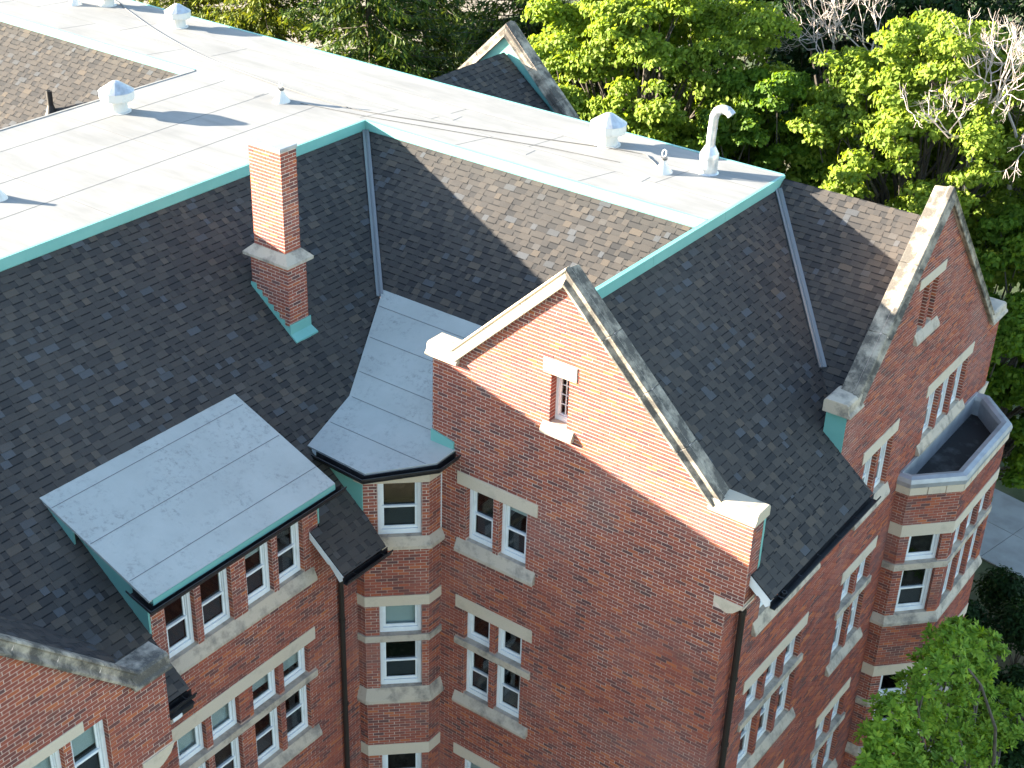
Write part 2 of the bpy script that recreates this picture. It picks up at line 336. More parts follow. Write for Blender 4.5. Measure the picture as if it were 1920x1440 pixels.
def panel(mb, wall, iv, zbreaks, holes):
    "mortar backing with openings; iv gives exact edges at any z, breaks at every change"
    zz = sorted(set([round(z, 5) for z in zbreaks]+[round(z, 5) for h in holes for z in h[2:4]]))
    for za, zb in zip(zz[:-1], zz[1:]):
        if zb-za < 1e-4: continue
        A = iv(za+1e-5); B = iv(zb-1e-5)
        hs = sorted([(h[0], h[1]) for h in holes if h[2] < (za+zb)/2 < h[3]])
        for (a0, a1), (b0, b1) in zip(A, B):
            L0, L1 = a0, b0
            for h0, h1 in hs:
                mb.quad(wall.p(L0, za), wall.p(h0, za), wall.p(h0, zb), wall.p(L1, zb)); L0 = L1 = h1
            mb.quad(wall.p(L0, za), wall.p(a1, za), wall.p(b1, zb), wall.p(L1, zb))
    for (u0, u1, z0, z1) in holes:
        p = wall.p; d = -.24
        mb.quad(p(u0, z0), p(u0, z1), p(u0, z1, d), p(u0, z0, d)); mb.quad(p(u1, z0), p(u1, z1), p(u1, z1, d), p(u1, z0, d))

# ------------------------------------------------------------------ windows
REC = .10
def ring(mb, wall, u0, u1, z0, z1, wl_, wr, wb, wt, d0, d1):
    wall.box(mb, u0, u0+wl_, z0, z1, d0, d1); wall.box(mb, u1-wr, u1, z0, z1, d0, d1)
    wall.box(mb, u0+wl_, u1-wr, z0, z0+wb, d0, d1); wall.box(mb, u0+wl_, u1-wr, z1-wt, z1, d0, d1)
def window(wall, u0, u1, z0, z1, style='double', blind=0.0, rec=REC, parent=None):
    parent = parent or BLD
    mb = MB(); ring(mb, wall, u0+.002, u1-.002, z0, z1, .072, .072, .105, .06, -rec-.10, -rec)
    ring(mb, wall, u0+.074, u1-.074, z0+.107, z1-.062, .018, .018, .018, .018, -rec-.10, -rec-.035)
    wn = mb.build('window', 'white', parent, bevel=.004)
    a0, a1, b0, b1 = u0+.092, u1-.092, z0+.125, z1-.08
    def pane(p0, p1, q0, q1, d, screen=False):
        x = MB(); wall.box(x, p0, p1, q0, q1, d-.006, d); x.build('pane', 'glass', wn)
        if screen:
            s_ = MB(); wall.box(s_, p0, p1, q0, q1, d-.05, d-.046); s_.build('insect_screen', 'screen', wn)
    if style == 'double':
        zm = b0+(b1-b0)*.47
        s1 = MB(); ring(s1, wall, a0, a1, zm-.02, b1, .035, .035, .04, .035, -rec-.095, -rec-.062); s1.build('sash', 'white', wn, bevel=.003)
        s2 = MB(); ring(s2, wall, a0, a1, b0, zm+.025, .038, .038, .05, .045, -rec-.06, -rec-.028); s2.build('sash', 'white', wn, bevel=.003)
        pane(a0+.035, a1-.035, zm+.02, b1-.035, -rec-.078); pane(a0+.038, a1-.038, b0+.05, zm-.02, -rec-.045, True)
    elif style == 'single':
        s1 = MB(); ring(s1, wall, a0, a1, b0, b1, .04, .04, .045, .04, -rec-.07, -rec-.036); s1.build('sash', 'white', wn, bevel=.003)
        pane(a0+.04, a1-.04, b0+.045, b1-.04, -rec-.055)
    else:                                     # leaded casement
        s1 = MB(); um = (a0+a1)/2
        wall.box(s1, um-.008, um+.008, b0, b1, -rec-.07, -rec-.045)
        for k in range(1, 4): zz = b0+(b1-b0)*k/4; wall.box(s1, a0, a1, zz-.007, zz+.007, -rec-.069, -rec-.046)
        s1.build('glazing_bar', 'white', wn); pane(a0, a1, b0, b1, -rec-.062)
    if blind:
        x = MB(); wall.box(x, u0+.06, u1-.06, z1-(z1-z0)*blind, z1-.02, -rec-.155, -rec-.14); x.build('roller_blind', 'blind', wn)
    x = MB(); d0, d1, e = (-.26, -1.5, .12) if style != 'leaded' else (-.25, -.37, .04); p = wall.p
    U0, U1, Z0, Z1 = u0-e, u1+e, z0-e, z1+e
    x.quad(p(U0, Z0, d1), p(U1, Z0, d1), p(U1, Z1, d1), p(U0, Z1, d1))
    for q in (((U0, Z0), (U0, Z1)), ((U1, Z0), (U1, Z1)), ((U0, Z0), (U1, Z0)), ((U0, Z1), (U1, Z1))):
        x.quad(p(*q[0], d0), p(*q[1], d0), p(*q[1], d1), p(*q[0], d1))
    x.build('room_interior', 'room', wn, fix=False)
    return wn
def lintel(wall, u0, u1, z0, z1, d=.022, parent=None, name='lintel', m='stone', din=-.2):
    mb = MB(); wall.box(mb, u0, u1, z0, z1, din, d); return mb.build(name, m, parent or BLD, bevel=.008)
def sill(wall, u0, u1, z0, z1, parent=None, d=.10):
    mb = MB(); P_ = [(-.2, z1), (0.0, z1), (d, z0+.07), (d, z0), (-.2, z0)]
    mb.hull([wall.p(u0, z, dd) for dd, z in P_], [wall.p(u1, z, dd) for dd, z in P_]); return mb.build('sill', 'sill', parent or BLD, bevel=.008)
LV = dict(l1=(-4.24, -3.95), w1=(-5.50, -4.24), s1=(-5.80, -5.50), l2=(-7.24, -6.93), a2=(-8.0, -7.24), t2=(-8.17, -8.0), b2=(-9.45, -8.17), s2=(-9.71, -9.45),
          l3=(-11.25, -10.95), a3=(-12.02, -11.25), t3=(-12.19, -12.02), b3=(-13.47, -12.19), s3=(-13.73, -13.47))
def window_group(wall, cols, rows, holes, cuts, ends=.23, blinds=None):
    "cols = list of (u0,u1); rows e.g. '1','2','3'; adds stones, windows and the cut rectangles"
    U0, U1 = cols[0][0], cols[-1][1]
    for r in rows:
        spans = [('w1', 'double')] if r == '1' else [('a'+r, 'single'), ('b'+r, 'double')]
        lintel(wall, U0-ends, U1+ends, *LV['l'+r]); sill(wall, U0-ends, U1+ends, *LV['s'+r])
        cuts.append((U0-ends, U1+ends, *LV['l'+r])); cuts.append((U0-ends, U1+ends, *LV['s'+r]))
        if r != '1':
            mb = MB(); wall.box(mb, U0-ends, U1+ends, *LV['t'+r], -.2, .05); mb.build('transom_stone', 'sill', BLD, bevel=.008); cuts.append((U0-ends, U1+ends, *LV['t'+r]))
        for key, st in spans:
            z0, z1 = LV[key]
            for i, (a, b_) in enumerate(cols):
                bl = (blinds or {}).get((key, i), 0)
                window(wall, a, b_, z0, z1, st, bl); holes.append((a, b_, z0, z1)); cuts.append((a, b_, z0, z1))
                reveal_bricks(wall, a, z0, z1, REC, 1); reveal_bricks(wall, b_, z0, z1, REC, -1)

ZB = -16.4
# ---- gable wall of the projecting wing (faces the camera)
AU, AZ, RS = 9.378, .696, .974
hG, cG = [], []
window_group(wG, [(7.345, 7.995), (8.135, 8.79)], ['1', '2', '3'], hG, cG, blinds={('w1', 0): .12, ('w1', 1): .22, ('b2', 1): 0, ('a3', 0): .6, ('a3', 1): .3})
def ivG(z):
    lo = 6.49 if z > -3.75 else 6.60; hi = XS if z < -4.3 else 13.36
    if z > -1.612: lo = max(lo, AU-(AZ-z)/RS)
    if z > -2.463: hi = min(hi, AU+(AZ-z)/RS)
    return [(lo, max(hi, lo))]
gw = (9.17, 9.56, -2.08, -1.09); hG.append(gw); cG += [gw, (9.0, 9.715, -1.09, -.80), (9.03, 9.715, -2.30, -2.08), (12.8, 13.4, -4.46, -4.2)]
window(wG, *gw, style='leaded', rec=.17); lintel(wG, 9.0, 9.715, -1.09, -.80); sill(wG, 9.03, 9.715, -2.30, -2.08)
reveal_bricks(wG, gw[0], gw[2], gw[3], .17, 1); reveal_bricks(wG, gw[1], gw[2], gw[3], .17, -1)
mb = MB(); panel(mb, wG, ivG, [ZB, -4.3, -3.75, -2.463, -1.612, AZ], hG)
# returns and back of the parapet
p = wG.p
mb.quad(p(13.36, -4.3, 0), p(13.36, -4.3, -.42), p(13.36, -2.46, -.42), p(13.36, -2.46, 0)); mb.quad(p(13.36, -4.3, 0), p(13.36, -4.3, -.42), p(13.0, -4.3, -.42), p(13.0, -4.3, 0))
mb.quad(p(6.49, -3.75), p(6.49, -1.6), p(6.49, -1.6, -.42), p(6.49, -3.75, -.42))
mb.quad(p(6.49, -3.9, -.42), p(13.36, -3.9, -.42), p(13.36, -2.46, -.42), p(12.62, -2.46, -.42), p(AU, AZ, -.42), p(7.02, -1.61, -.42), p(6.49, -1.61, -.42))
gw_wall = mb.build('wall', 'mortar', BLD); tag(gw_wall, 'gabled brick wall with half of its face in sunlight')
brickwork(wG, ivG, -14.4, AZ, cG, gw_wall)
ret = Wall((13.36, YG), (0, 1)); brickwork(ret, lambda z: [(0, .42)], -4.2, -2.463, [], gw_wall)
mb = MB(); wG.prism(mb, [(12.80, -4.2), (12.80, -4.32), (12.90, -4.36), (12.98, -4.45), (13.08, -4.47), (13.19, -4.42), (13.29, -4.32), (13.39, -4.2)], -.42, .025); mb.build('corbel', 'stone', BLD, bevel=.006)

# ---- gable copings
def coping(wall, au, az, side, s_end, parent, sect=None, step=1.05, m='coping', d_in=-.38, s0=0.0):
    a = math.atan(RS); ca, sa = math.cos(a), math.sin(a)
    sect = sect or [(.10, 0), (.105, .05), (.07, .075), (.035, .10), (.035, .19), (.06, .215), (.03, .245), (-.06, .25), (-.09, .225), (d_in+.03, .20), (d_in, .10), (d_in, 0)]
    n = max(1, round(s_end/step)); cutsx = [s_end*i/n for i in range(n+1)]
    def pt(s, d, nn, apex=False):
        if apex: s = -nn*math.tan(a)
        u = s*ca+nn*sa; z = -s*sa+nn*ca
        return wall.p(au+side*u, az+z, d)
    for i in range(n):
        A = [pt(cutsx[i]+.004, d, q, i == 0) for d, q in sect]; B = [pt(cutsx[i+1]-.004, d, q) for d, q in sect]
        mb = MB(); mb.hull(A, B); mb.build('coping_stone', m, parent, bevel=.01)
    mb = MB(); mb.hull([pt(.0, d, q, True) for d, q in [(.05, .0), (.025, .18), (-.06, .235), (d_in+.05, .15), (d_in+.02, 0)]], [pt(s_end-.01, d, q) for d, q in [(.05, .0), (.025, .18), (-.06, .235), (d_in+.05, .15), (d_in+.02, 0)]]); mb.build('coping_joint', 'mortar', parent)
def kneeler(wall, u0, u1, z0, z1, parent, d_in=-.46, lip=0, capm='coping'):
    mb = MB(); prof = [(.12, z0), (.12, z0+.05), (.07, z0+.09), (.05, z1-.03), (.0, z1), (d_in+.05, z1), (d_in, z1-.05), (d_in, z0)]
    mb.hull([wall.p(u0, z, d) for d, z in prof], [wall.p(u1, z, d) for d, z in prof]); o = mb.build('kneeler_stone', capm, parent, bevel=.012)
coping(wG, AU, AZ, -1, (AU-7.05)/math.cos(math.atan(RS)), BLD, m='coping_clean'); coping(wG, AU, AZ, 1, (12.62-AU)/math.cos(math.atan(RS)), BLD)
kneeler(wG, 6.38, 7.13, -1.612, -1.36, BLD, capm='coping_clean'); kneeler(wG, 12.52, 13.44, -2.463, -2.235, BLD, d_in=-.40, capm='coping_clean')

# ---- side wall of the wing with its own cross gable
hS, cS = [], []
trip = [(-4.07+i*.82, -4.07+i*.82+.68) for i in range(3)]; pair = [(.22, .88), (1.02, 1.66)]
window_group(wS, trip, ['1', '2', '3'], hS, cS, ends=.2, blinds={('a2', 0): .7, ('a2', 1): .55, ('b2', 2): .35, ('w1', 1): .3}); window_group(wS, pair, ['1', '2', '3'], hS, cS, ends=.17, blinds={('a2', 0): .9, ('w1', 0): .25, ('b3', 1): .4})
t3 = [(3.55+i*.82, 3.55+i*.82+.68) for i in range(3)]
lintel(wS, 3.34, 6.08, -4.16, -3.86); sill(wS, 3.34, 6.08, -5.62, -5.36); cS += [(3.34, 6.08, -4.16, -3.86), (3.34, 6.08, -5.62, -5.36)]
for i, (a, b_) in enumerate(t3):
    window(wS, a, b_, -5.36, -4.16, 'double'); hS.append((a, b_, -5.36, -4.16)); cS.append((a, b_, -5.36, -4.16)); reveal_bricks(wS, a, -5.36, -4.16, REC, 1); reveal_bricks(wS, b_, -5.36, -4.16, REC, -1)
lintel(wS, 1.55, 2.92, -.93, -.69); sill(wS, 1.78, 2.98, -2.22, -1.98); cS += [(1.55, 2.92, -.93, -.69), (1.78, 2.98, -2.22, -1.98)]
for a, b_ in ((1.85, 2.16), (2.32, 2.64)):
    window(wS, a, b_, -1.98, -.93, 'leaded', rec=.17); hS.append((a, b_, -1.98, -.93)); cS.append((a, b_, -1.98, -.93)); reveal_bricks(wS, a, -1.98, -.93, .17, 1); reveal_bricks(wS, b_, -1.98, -.93, .17, -1)
SU, SZ = 2.42, .684
def ivS(z):
    lo, hi = YG+.001, 7.77
    if z > -3.36: lo = -1.2
    if z > -2.487: lo = max(lo, SU-(SZ-z)/RS)
    if z > -3.80: hi = SU+(SZ-z)/RS
    return [(lo, max(lo, hi))]
mb = MB(); panel(mb, wS, ivS, [ZB, -3.80, -3.36, -2.487, SZ], hS)
p = wS.p; mb.quad(p(-1.2, -3.9, -.40), p(7.77, -3.9, -.40), p(7.03, -3.8, -.4), p(SU, SZ, -.40), p(-.83, -2.487, -.4), p(-1.2, -2.487, -.40))
mb.quad(p(7.77, ZB, 0), p(7.77, -3.8, 0), p(7.77, -3.8, -.4), p(7.77, ZB, -.4)); mb.quad(p(-1.2, -3.6, 0), p(-1.2, -2.49, 0), p(-1.2, -2.49, -.4), p(-1.2, -3.6, -.4))
sw = mb.build('wall', 'mortar', BLD); tag(sw, 'long side wall under the steep cross gable')
cS += [(2.55, 7.13, -20, -6.25), (7.3, 7.8, -6.0, -5.75)]
brickwork(wS, ivS, -14.4, SZ, cS, sw)
coping(wS, SU, SZ, -1, (SU+.86)/math.cos(math.atan(RS)), BLD, step=1.5); coping(wS, SU, SZ, 1, (7.03-SU)/math.cos(math.atan(RS)), BLD, step=1.5)
kneeler(wS, -1.34, -.70, -2.487, -2.20, BLD, capm='sill'); kneeler(wS, 6.98, 7.92, -3.80, -3.55, BLD, capm='sill')
mb = MB(); wS.prism(mb, [(7.3, -5.75), (7.3, -5.9), (7.6, -6.05), (7.77, -6.0), (7.95, -5.75)], -.4, .03); mb.build('corbel', 'stone', BLD, bevel=.006)
mb = MB(); mb.hull([p(-1.215, -3.52, .0), p(-1.215, -3.30, -.42), p(-1.215, -2.47, -.42), p(-1.215, -2.49, .0)], [p(-1.19, -3.52, .0), p(-1.19, -3.30, -.42), p(-1.19, -2.47, -.42), p(-1.19, -2.49, .0)]); mb.build('flashing', 'teal', BLD)

# ---- main wall with the wall dormer
hM, cM = [], []
window_group(wM, [(-11.66, -10.976), (-10.833, -10.131), (-9.782, -9.086), (-8.954, -8.255)], ['2', '3'], hM, cM, ends=.20,
             blinds={('a2', 0): .98, ('a2', 1): .98, ('a2', 2): .62, ('a2', 3): .7})
dc = [(-11.62, -10.953), (-10.804, -10.083), (-9.728, -9.058), (-8.92, -8.246)]
for i, (a, b_) in enumerate(dc):
    window(wM, a, b_, -5.5, -4.25, 'double', (0, 0, .28, .18)[i]); hM.append((a, b_, -5.5, -4.25)); cM.append((a, b_, -5.5, -4.25)); reveal_bricks(wM, a, -5.5, -4.25, REC, 1); reveal_bricks(wM, b_, -5.5, -4.25, REC, -1)
lintel(wM, -11.82, -8.05, -4.25, -4.05); sill(wM, -11.9, -8.0, -5.80, -5.50); cM += [(-11.82, -8.05, -4.25, -4.05), (-11.9, -8.0, -5.80, -5.50)]
def ivM(z): return [(-11.93, -7.84)] if z > -4.72 else [(-13.2, -6.79)]
mb = MB(); panel(mb, wM, ivM, [ZB, -4.72, -3.85], hM); p = wM.p
mb.quad(p(-7.84, -4.8), p(-7.84, -3.85), p(-7.84, -3.85, -.5), p(-7.84, -4.8, -.5))
mw = mb.build('wall', 'mortar', BLD); tag(mw, 'brick wall below the flat-topped dormer')
brickwork(wM, ivM, -12.6, -3.85, cM, mw)

# ---- projecting gable by the dormer
def ivL(z):
    hi = -13.25 if z < -5.68 else -12.86
    if z > -3.985: hi = min(hi, -13.46-(z+3.985)/RS)
    lo = -23.2 if z < -3.985 else -22.9+(z+3.985)/RS
    return [(lo, max(lo, hi))]
hL, cL = [], []
for i in range(3):
    a = -16.36+i*.82; window(wL, a, a+.68, -5.5, -4.15, 'double', .45 if i else .3); hL.append((a, a+.68, -5.5, -4.15)); cL.append(hL[-1]); reveal_bricks(wL, a, -5.5, -4.15, REC, 1); reveal_bricks(wL, a+.68, -5.5, -4.15, REC, -1)
lintel(wL, -16.6, -14.465, -4.15, -3.94); cL.append((-16.6, -14.465, -4.15, -3.94)); sill(wL, -16.6, -13.8, -5.8, -5.5); cL.append((-16.6, -13.8, -5.8, -5.5)); cL.append((-13.5, -12.8, -5.9, -5.55))
LZ = -3.985+(-13.46+18.18)*RS; LU = -18.18
mb = MB(); panel(mb, wL, ivL, [ZB, -5.68, -3.985, LZ], hL); p = wL.p
mb.quad(p(-12.86, -5.68), p(-12.86, -3.98), p(-12.86, -3.98, -.42), p(-12.86, -5.68, -.42)); mb.quad(p(-13.25, ZB), p(-13.25, -5.68), p(-13.25, -5.68, -1.4), p(-13.25, ZB, -1.4)); mb.quad(p(-23.2, -4.3, -.38), p(-12.86, -4.3, -.38), p(-12.86, -3.98, -.38), p(-13.46, -3.98, -.38), p(LU, LZ, -.38), p(-22.9, -3.98, -.38))
lw = mb.build('wall', 'mortar', BLD); tag(lw, 'brick gable wall projecting beside the dormer')
def ivLb(z): a, b_ = ivL(z)[0]; return [(max(a, -17.2), b_)] if b_ > -17.2 else []
brickwork(wL, ivLb, -7.5, -1.0, cL, lw)
coping(wL, LU, LZ, 1, (-13.46-LU)/math.cos(math.atan(RS)), BLD, step=.95)
kneeler(wL, -13.53, -12.78, -3.985, -3.72, BLD)
mb = MB(); wL.prism(mb, [(-12.83, -5.55), (-13.5, -5.55), (-13.5, -5.85), (-13.3, -5.9), (-13.1, -5.84), (-12.93, -5.72)], -.42, .025); mb.build('corbel', 'stone', BLD, bevel=.006)

# ---- corner bay in the angle
bw = []
for i in range(3):
    W_ = seg_wall(B1, i); bw.append(W_); h, c_ = [], []
    if i == 1:
        for key, st, z0, z1, bl in (('w', 'double', -5.44, -4.17, 0), ('a', 'single', -7.90, -7.14, .98), ('b', 'double', -9.30, -8.06, 0), ('c', 'single', -11.95, -11.18, 0), ('d', 'double', -13.4, -12.12, 0)):
            window(W_, .285, 1.15, z0, z1, st, bl); h.append((.285, 1.15, z0, z1)); c_.append(h[-1]); reveal_bricks(W_, .285, z0, z1, REC, 1); reveal_bricks(W_, 1.15, z0, z1, REC, -1)
    iv = lambda z, L=W_.L: [(0, L)]
    mb = MB(); panel(mb, W_, iv, [ZB, -3.72], h); o = mb.build('wall', 'mortar', BLD); tag(o, ('narrow return of the corner bay', 'slanted window face of the corner bay', 'narrow right side of the corner bay')[i])
    cuts = c_+[(-1, 9, a, b_) for a, b_ in ((-4.17, -3.7), (-5.70, -5.44), (-7.14, -6.89), (-8.06, -7.90), (-9.66, -9.30), (-11.18, -10.88), (-12.12, -11.95))]
    brickwork(W_, iv, -14.4, -3.72, cuts, o)
def band(poly, z0, z1, d, m='stone', name='stone_band', slope=False):
    mb = MB(); pr = [(-.12, z0), (-.12, z1), (d if not slope else .01, z1)]+([(d, z0+.08)] if slope else [])+[(d, z0)]
    sweep(mb, poly, 0.0, pr); return mb.build(name, m, BLD, bevel=.006)
for a, b_ in ((-4.17, -3.9), (-7.14, -6.89), (-11.18, -10.88)): band(B1, a, b_, .022)
for a, b_ in ((-8.06, -7.90), (-12.12, -11.95)): band(B1, a, b_, .035, 'sill')
for a, b_ in ((-5.70, -5.44), (-9.66, -9.30)): band(B1, a, b_, .10, 'sill', 'stone_band', True)

# ---- bay tower on the side wall
rows2 = (('a2', 'single'), ('b2', 'double'), ('a3', 'single'), ('b3', 'double'))
for i in range(5):
    W_ = seg_wall(B2, i); h, c_ = [], []
    cols = [(.22, 1.02)] if i in (1, 3) else ([(.24+k*.80, .24+k*.80+.66) for k in range(3)] if i == 2 else [])
    for key, st in rows2:
        z0, z1 = LV[key]
        for a, b_ in cols:
            window(W_, a, b_, z0, z1, st); h.append((a, b_, z0, z1)); c_.append(h[-1]); reveal_bricks(W_, a, z0, z1, REC, 1); reveal_bricks(W_, b_, z0, z1, REC, -1)
    iv = lambda z, L=W_.L: [(0, L)]
    mb = MB(); panel(mb, W_, iv, [ZB, -5.9], h); o = mb.build('wall', 'mortar', BLD); tag(o, 'face of the bay tower below the cross gable')
    brickwork(W_, iv, -15.4, -5.9, c_+[(-1, 9, *LV[k]) for k in ('l2', 't2', 's2', 'l3', 't3', 's3')]+[(-1, 9, -6.12, -5.7)], o)
for k in ('l2', 'l3'): band(B2, *LV[k], .022)
for k in ('t2', 't3'): band(B2, *LV[k], .04, 'sill')
for k in ('s2', 's3'): band(B2, *LV[k], .10, 'sill', 'stone_band', True)
band(B2, -15.7, -15.4, .12, 'sill', 'plinth', True)
for j in range(5):                                      # stone course under the metal coping, stone by stone
    a, b_ = B2[j], B2[j+1]; L = math.dist(a, b_); n = max(1, round(L/.42))
    A0 = offset(B2, .06); A1 = offset(B2, -.02)
    for k in range(n):
        f0, f1 = k/n+.006, (k+1)/n-.006; lp = lambda P_, f, j=j: (P_[j][0]+(P_[j+1][0]-P_[j][0])*f, P_[j][1]+(P_[j+1][1]-P_[j][1])*f)
        q = [lp(A0, f0), lp(A0, f1), lp(A1, f1), lp(A1, f0)]; mb = MB(); mb.hull([(x, y, -6.11) for x, y in q], [(x, y, -5.90) for x, y in q]); mb.build('parapet_stone', 'stone', BLD, bevel=.006)
mb = MB(); sweep(mb, B2, -5.90, [(.075, 0), (.085, .10), (.05, .19), (-.06, .22), (-.17, .19), (-.20, .10), (-.20, -.36)]); mb.build('parapet_coping', 'zinc', BLD, smooth=False, bevel=.012)
q = offset(B2, -.19); mb = MB(); mb.quad(*[(x, y, -6.20) for x, y in q]); mb.quad(*[(x, y, -6.7) for x, y in q]); mb.build('bay_roof', 'tar', BLD)
mb = MB(); wS.box(mb, 2.60, 7.1, -6.2, -5.66, .004, .05); mb.build('flashing', 'zinc', BLD)

# ---- plain outer walls and far slopes that close the volume
mb = MB(); mb.quad((-24, 7.77, ZB), (XS, 7.77, ZB), (XS, 7.77, -3.8), (-24, 7.77, -3.8)); mb.build('wall', 'mortar', BLD)
mb = MB(); mb.quad((-9.9, -30, ZB), (-9.9, -4.6, ZB), (-9.9, -4.6, -3.8), (-9.9, -30, -3.8)); mb.quad((-24, -4.6, ZB), (-9.9, -4.6, ZB), (-9.9, -4.6, -3.9), (-24, -4.6, -3.9)); mb.build('wall', 'mortar', BLD)

# ------------------------------------------------------------------ roofs
K = .789
SH = []                                            # shingle records: (verts top, skirt, rnd, ...)
def clip(poly, a, b_, c):                          # keep a*x+b*y<=c
    out = []
    for i in range(len(poly)):
        P_, Q = poly[i], poly[(i+1) % len(poly)]; fp = a*P_[0]+b_*P_[1]-c; fq = a*Q[0]+b_*Q[1]-c
        if fp <= 0: out.append(P_)
        if (fp < 0 < fq) or (fq < 0 < fp): s = fp/(fp-fq); out.append((P_[0]+(Q[0]-P_[0])*s, P_[1]+(Q[1]-P_[1])*s))
    return out
def roof(name, pts3, lab=None, shingled=True, thick=.08, m='shingle', seedrow=None, parent=None):
    "a planar convex roof face given by 3D points; deck slab + shingle courses"
    P3 = [np.array(q, float) for q in pts3]
    nrm = np.cross(P3[1]-P3[0], P3[2]-P3[0]); nrm /= np.linalg.norm(nrm)
    if nrm[2] < 0: nrm = -nrm
    E_ = np.cross((0, 0, 1.0), nrm); E_ /= np.linalg.norm(E_); D_ = np.cross(E_, nrm); D_ /= np.linalg.norm(D_)
    if D_[2] > 0: D_ = -D_; E_ = -E_
    O_ = P3[0]
    mb = MB(); mb.hull([q-nrm*thick for q in P3], P3); deck = mb.build('roof_slope', m, parent or BLD)
    if lab: tag(deck, lab)
    if not shingled: return deck
    poly = [((q-O_)@E_, (q-O_)@D_) for q in P3]
    area = sum(poly[i][0]*poly[(i+1) % len(poly)][1]-poly[(i+1) % len(poly)][0]*poly[i][1] for i in range(len(poly)))
    if area < 0: poly = poly[::-1]
    lines = []
    for i in range(len(poly)):
        (x0, y0), (x1, y1) = poly[i], poly[(i+1) % len(poly)]; a, b_ = (y1-y0), -(x1-x0); lines.append((a, b_, a*x0+b_*y0))
    ys = [q[1] for q in poly]; ex = .142
    d = min(ys); d -= (d % ex) if seedrow is None else 0
    off3 = lambda e, dd, hgt: O_+E_*e+D_*dd+nrm*hgt
    while d < max(ys):
        row = [(-1e3, d), (1e3, d), (1e3, d+ex), (-1e3, d+ex)]
        for ln in lines: row = clip(row, *ln) if row else row
        if row and len(row) >= 3:
            x = min(q[0] for q in row); xe = max(q[0] for q in row); x = math.floor(x/.3)*.3-random.random()*.3; tooth = random.random() < .5
            while x < xe:
                wd = random.choice((.10, .13, .17, .17, .22, .27)) if tooth else random.choice((.10, .14, .17, .23, .30))
                h = random.uniform(.011, .015) if tooth else random.uniform(.004, .007)
                ov = .012 if tooth else 0.0
                pc = [(x, d-.004), (x+wd, d-.004), (x+wd, d+ex+ov*.3), (x, d+ex+ov*.3)]; x0_, w0_ = x, wd
                full = True
                for ln in lines:
                    if any(ln[0]*q[0]+ln[1]*q[1] > ln[2]+1e-6 for q in pc): full = False; pc = clip(pc, *ln)
                    if len(pc) < 3: break
                if len(pc) >= 3:
                    top = [off3(q[0], q[1], .0015+h*min(1, max(0, (q[1]-d+.004)/(ex+.004)))) for q in pc]
                    bot = [off3(q[0], q[1], -.001) for q in pc]
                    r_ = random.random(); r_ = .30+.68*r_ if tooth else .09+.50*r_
                    SH.append((top, bot, min(.98, r_), full and abs(wd-.17) < .001, deck, (off3(x0_, d, 0), E_, D_, nrm, h)))
                    if not tooth:                  # printed dark band heading each cut-out; the tooth's shadow line is painted in it
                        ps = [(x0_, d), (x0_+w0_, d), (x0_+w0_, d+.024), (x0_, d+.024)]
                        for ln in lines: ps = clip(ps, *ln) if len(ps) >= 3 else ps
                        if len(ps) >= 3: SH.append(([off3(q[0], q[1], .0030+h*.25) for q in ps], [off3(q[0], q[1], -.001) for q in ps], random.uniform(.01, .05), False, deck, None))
                x += wd; tooth = not tooth
        d += ex
    return deck
zM = lambda x: -.215-K*x
def PM(x, y): return (x, y, zM(x))
PW = lambda x, y: (x, y, -.215+K*y)
PS = lambda x, y: (x, y, -.215-K*(x-9.1))
# main block slope (dormer side)
roof('m', [PM(0, -27), PM(3.3, -27), PM(3.3, -3.3), PM(0, 0)], 'long dark shingle slope behind the chimney')
roof('m', [PM(3.3, -27), PM(5.62, -27), PM(5.62, -11.95), PM(3.3, -11.95)], 'shingle slope left of the dormer')
roof('m', [PM(3.3, -7.84), PM(4.5, -7.84), PM(4.5, -4.5), PM(3.3, -3.3)])
roof('m', [PM(4.5, -7.84), PM(5.62, -7.84), PM(5.62, -6.805), PM(4.5, -6.805)])
roof('m', [PM(5.62, -8.09), PM(6.44, -8.09), PM(6.44, -6.88), PM(5.80, -6.80), PM(5.62, -6.80)], 'short dark eave piece between dormer and bay', thick=.06)
roof('m', [PM(5.62, -13.1), PM(6.47, -13.1), PM(6.47, -11.98), PM(5.62, -11.98)], 'short dark eave piece between gable and dormer', thick=.06)
# wing slope facing the camera, and the gable's own slopes
roof('w', [PW(0, 0), PW(9.1, 0), PW(6.2, -2.9), PW(2.9, -2.9)], 'half sunlit shingle slope under the white roof edge')
roof('g', [(9.1, 0, -.215), (9.1, -5.1, -.215), (6.2, -5.1, -.215-K*2.9), (6.2, -2.9, -.215-K*2.9)])
# wing slope facing the lawn side
vS = (12.65, -.755)
roof('s', [PS(9.1, -5.105), PS(12.65, -5.105), PS(*vS), PS(9.1, 2.98)], 'dark shingle slope behind the sunlit gable')
roof('s', [PS(12.65, -5.105), PS(13.02, -5.105), PS(13.02, -1.20), PS(*vS)])
roof('s', [PS(13.02, -5.105), PS(13.38, -5.105), PS(13.38, -1.22), PS(13.02, -1.22)])
roof('s', [PS(13.38, -5.39), PS(13.80, -5.39), PS(13.80, -1.22), PS(13.38, -1.22)], 'eave edge of the wing above its gutter', thick=.06)
zC = lambda y: -.05+.75*(y-3.2)
roof('c', [(9.1, 3.2, zC(3.2)), (12.65, 3.2, zC(3.2)), (12.65, vS[1], zC(vS[1])), (9.1, 2.98, zC(2.98))], 'cross gable slope with a sunlit brown corner')
roof('c', [(9.1, 3.2, zC(3.2)), (12.65, 3.2, zC(3.2)), (12.65, 8.2, zC(3.2)-3.75), (9.1, 8.2, zC(3.2)-3.75)], shingled=False)
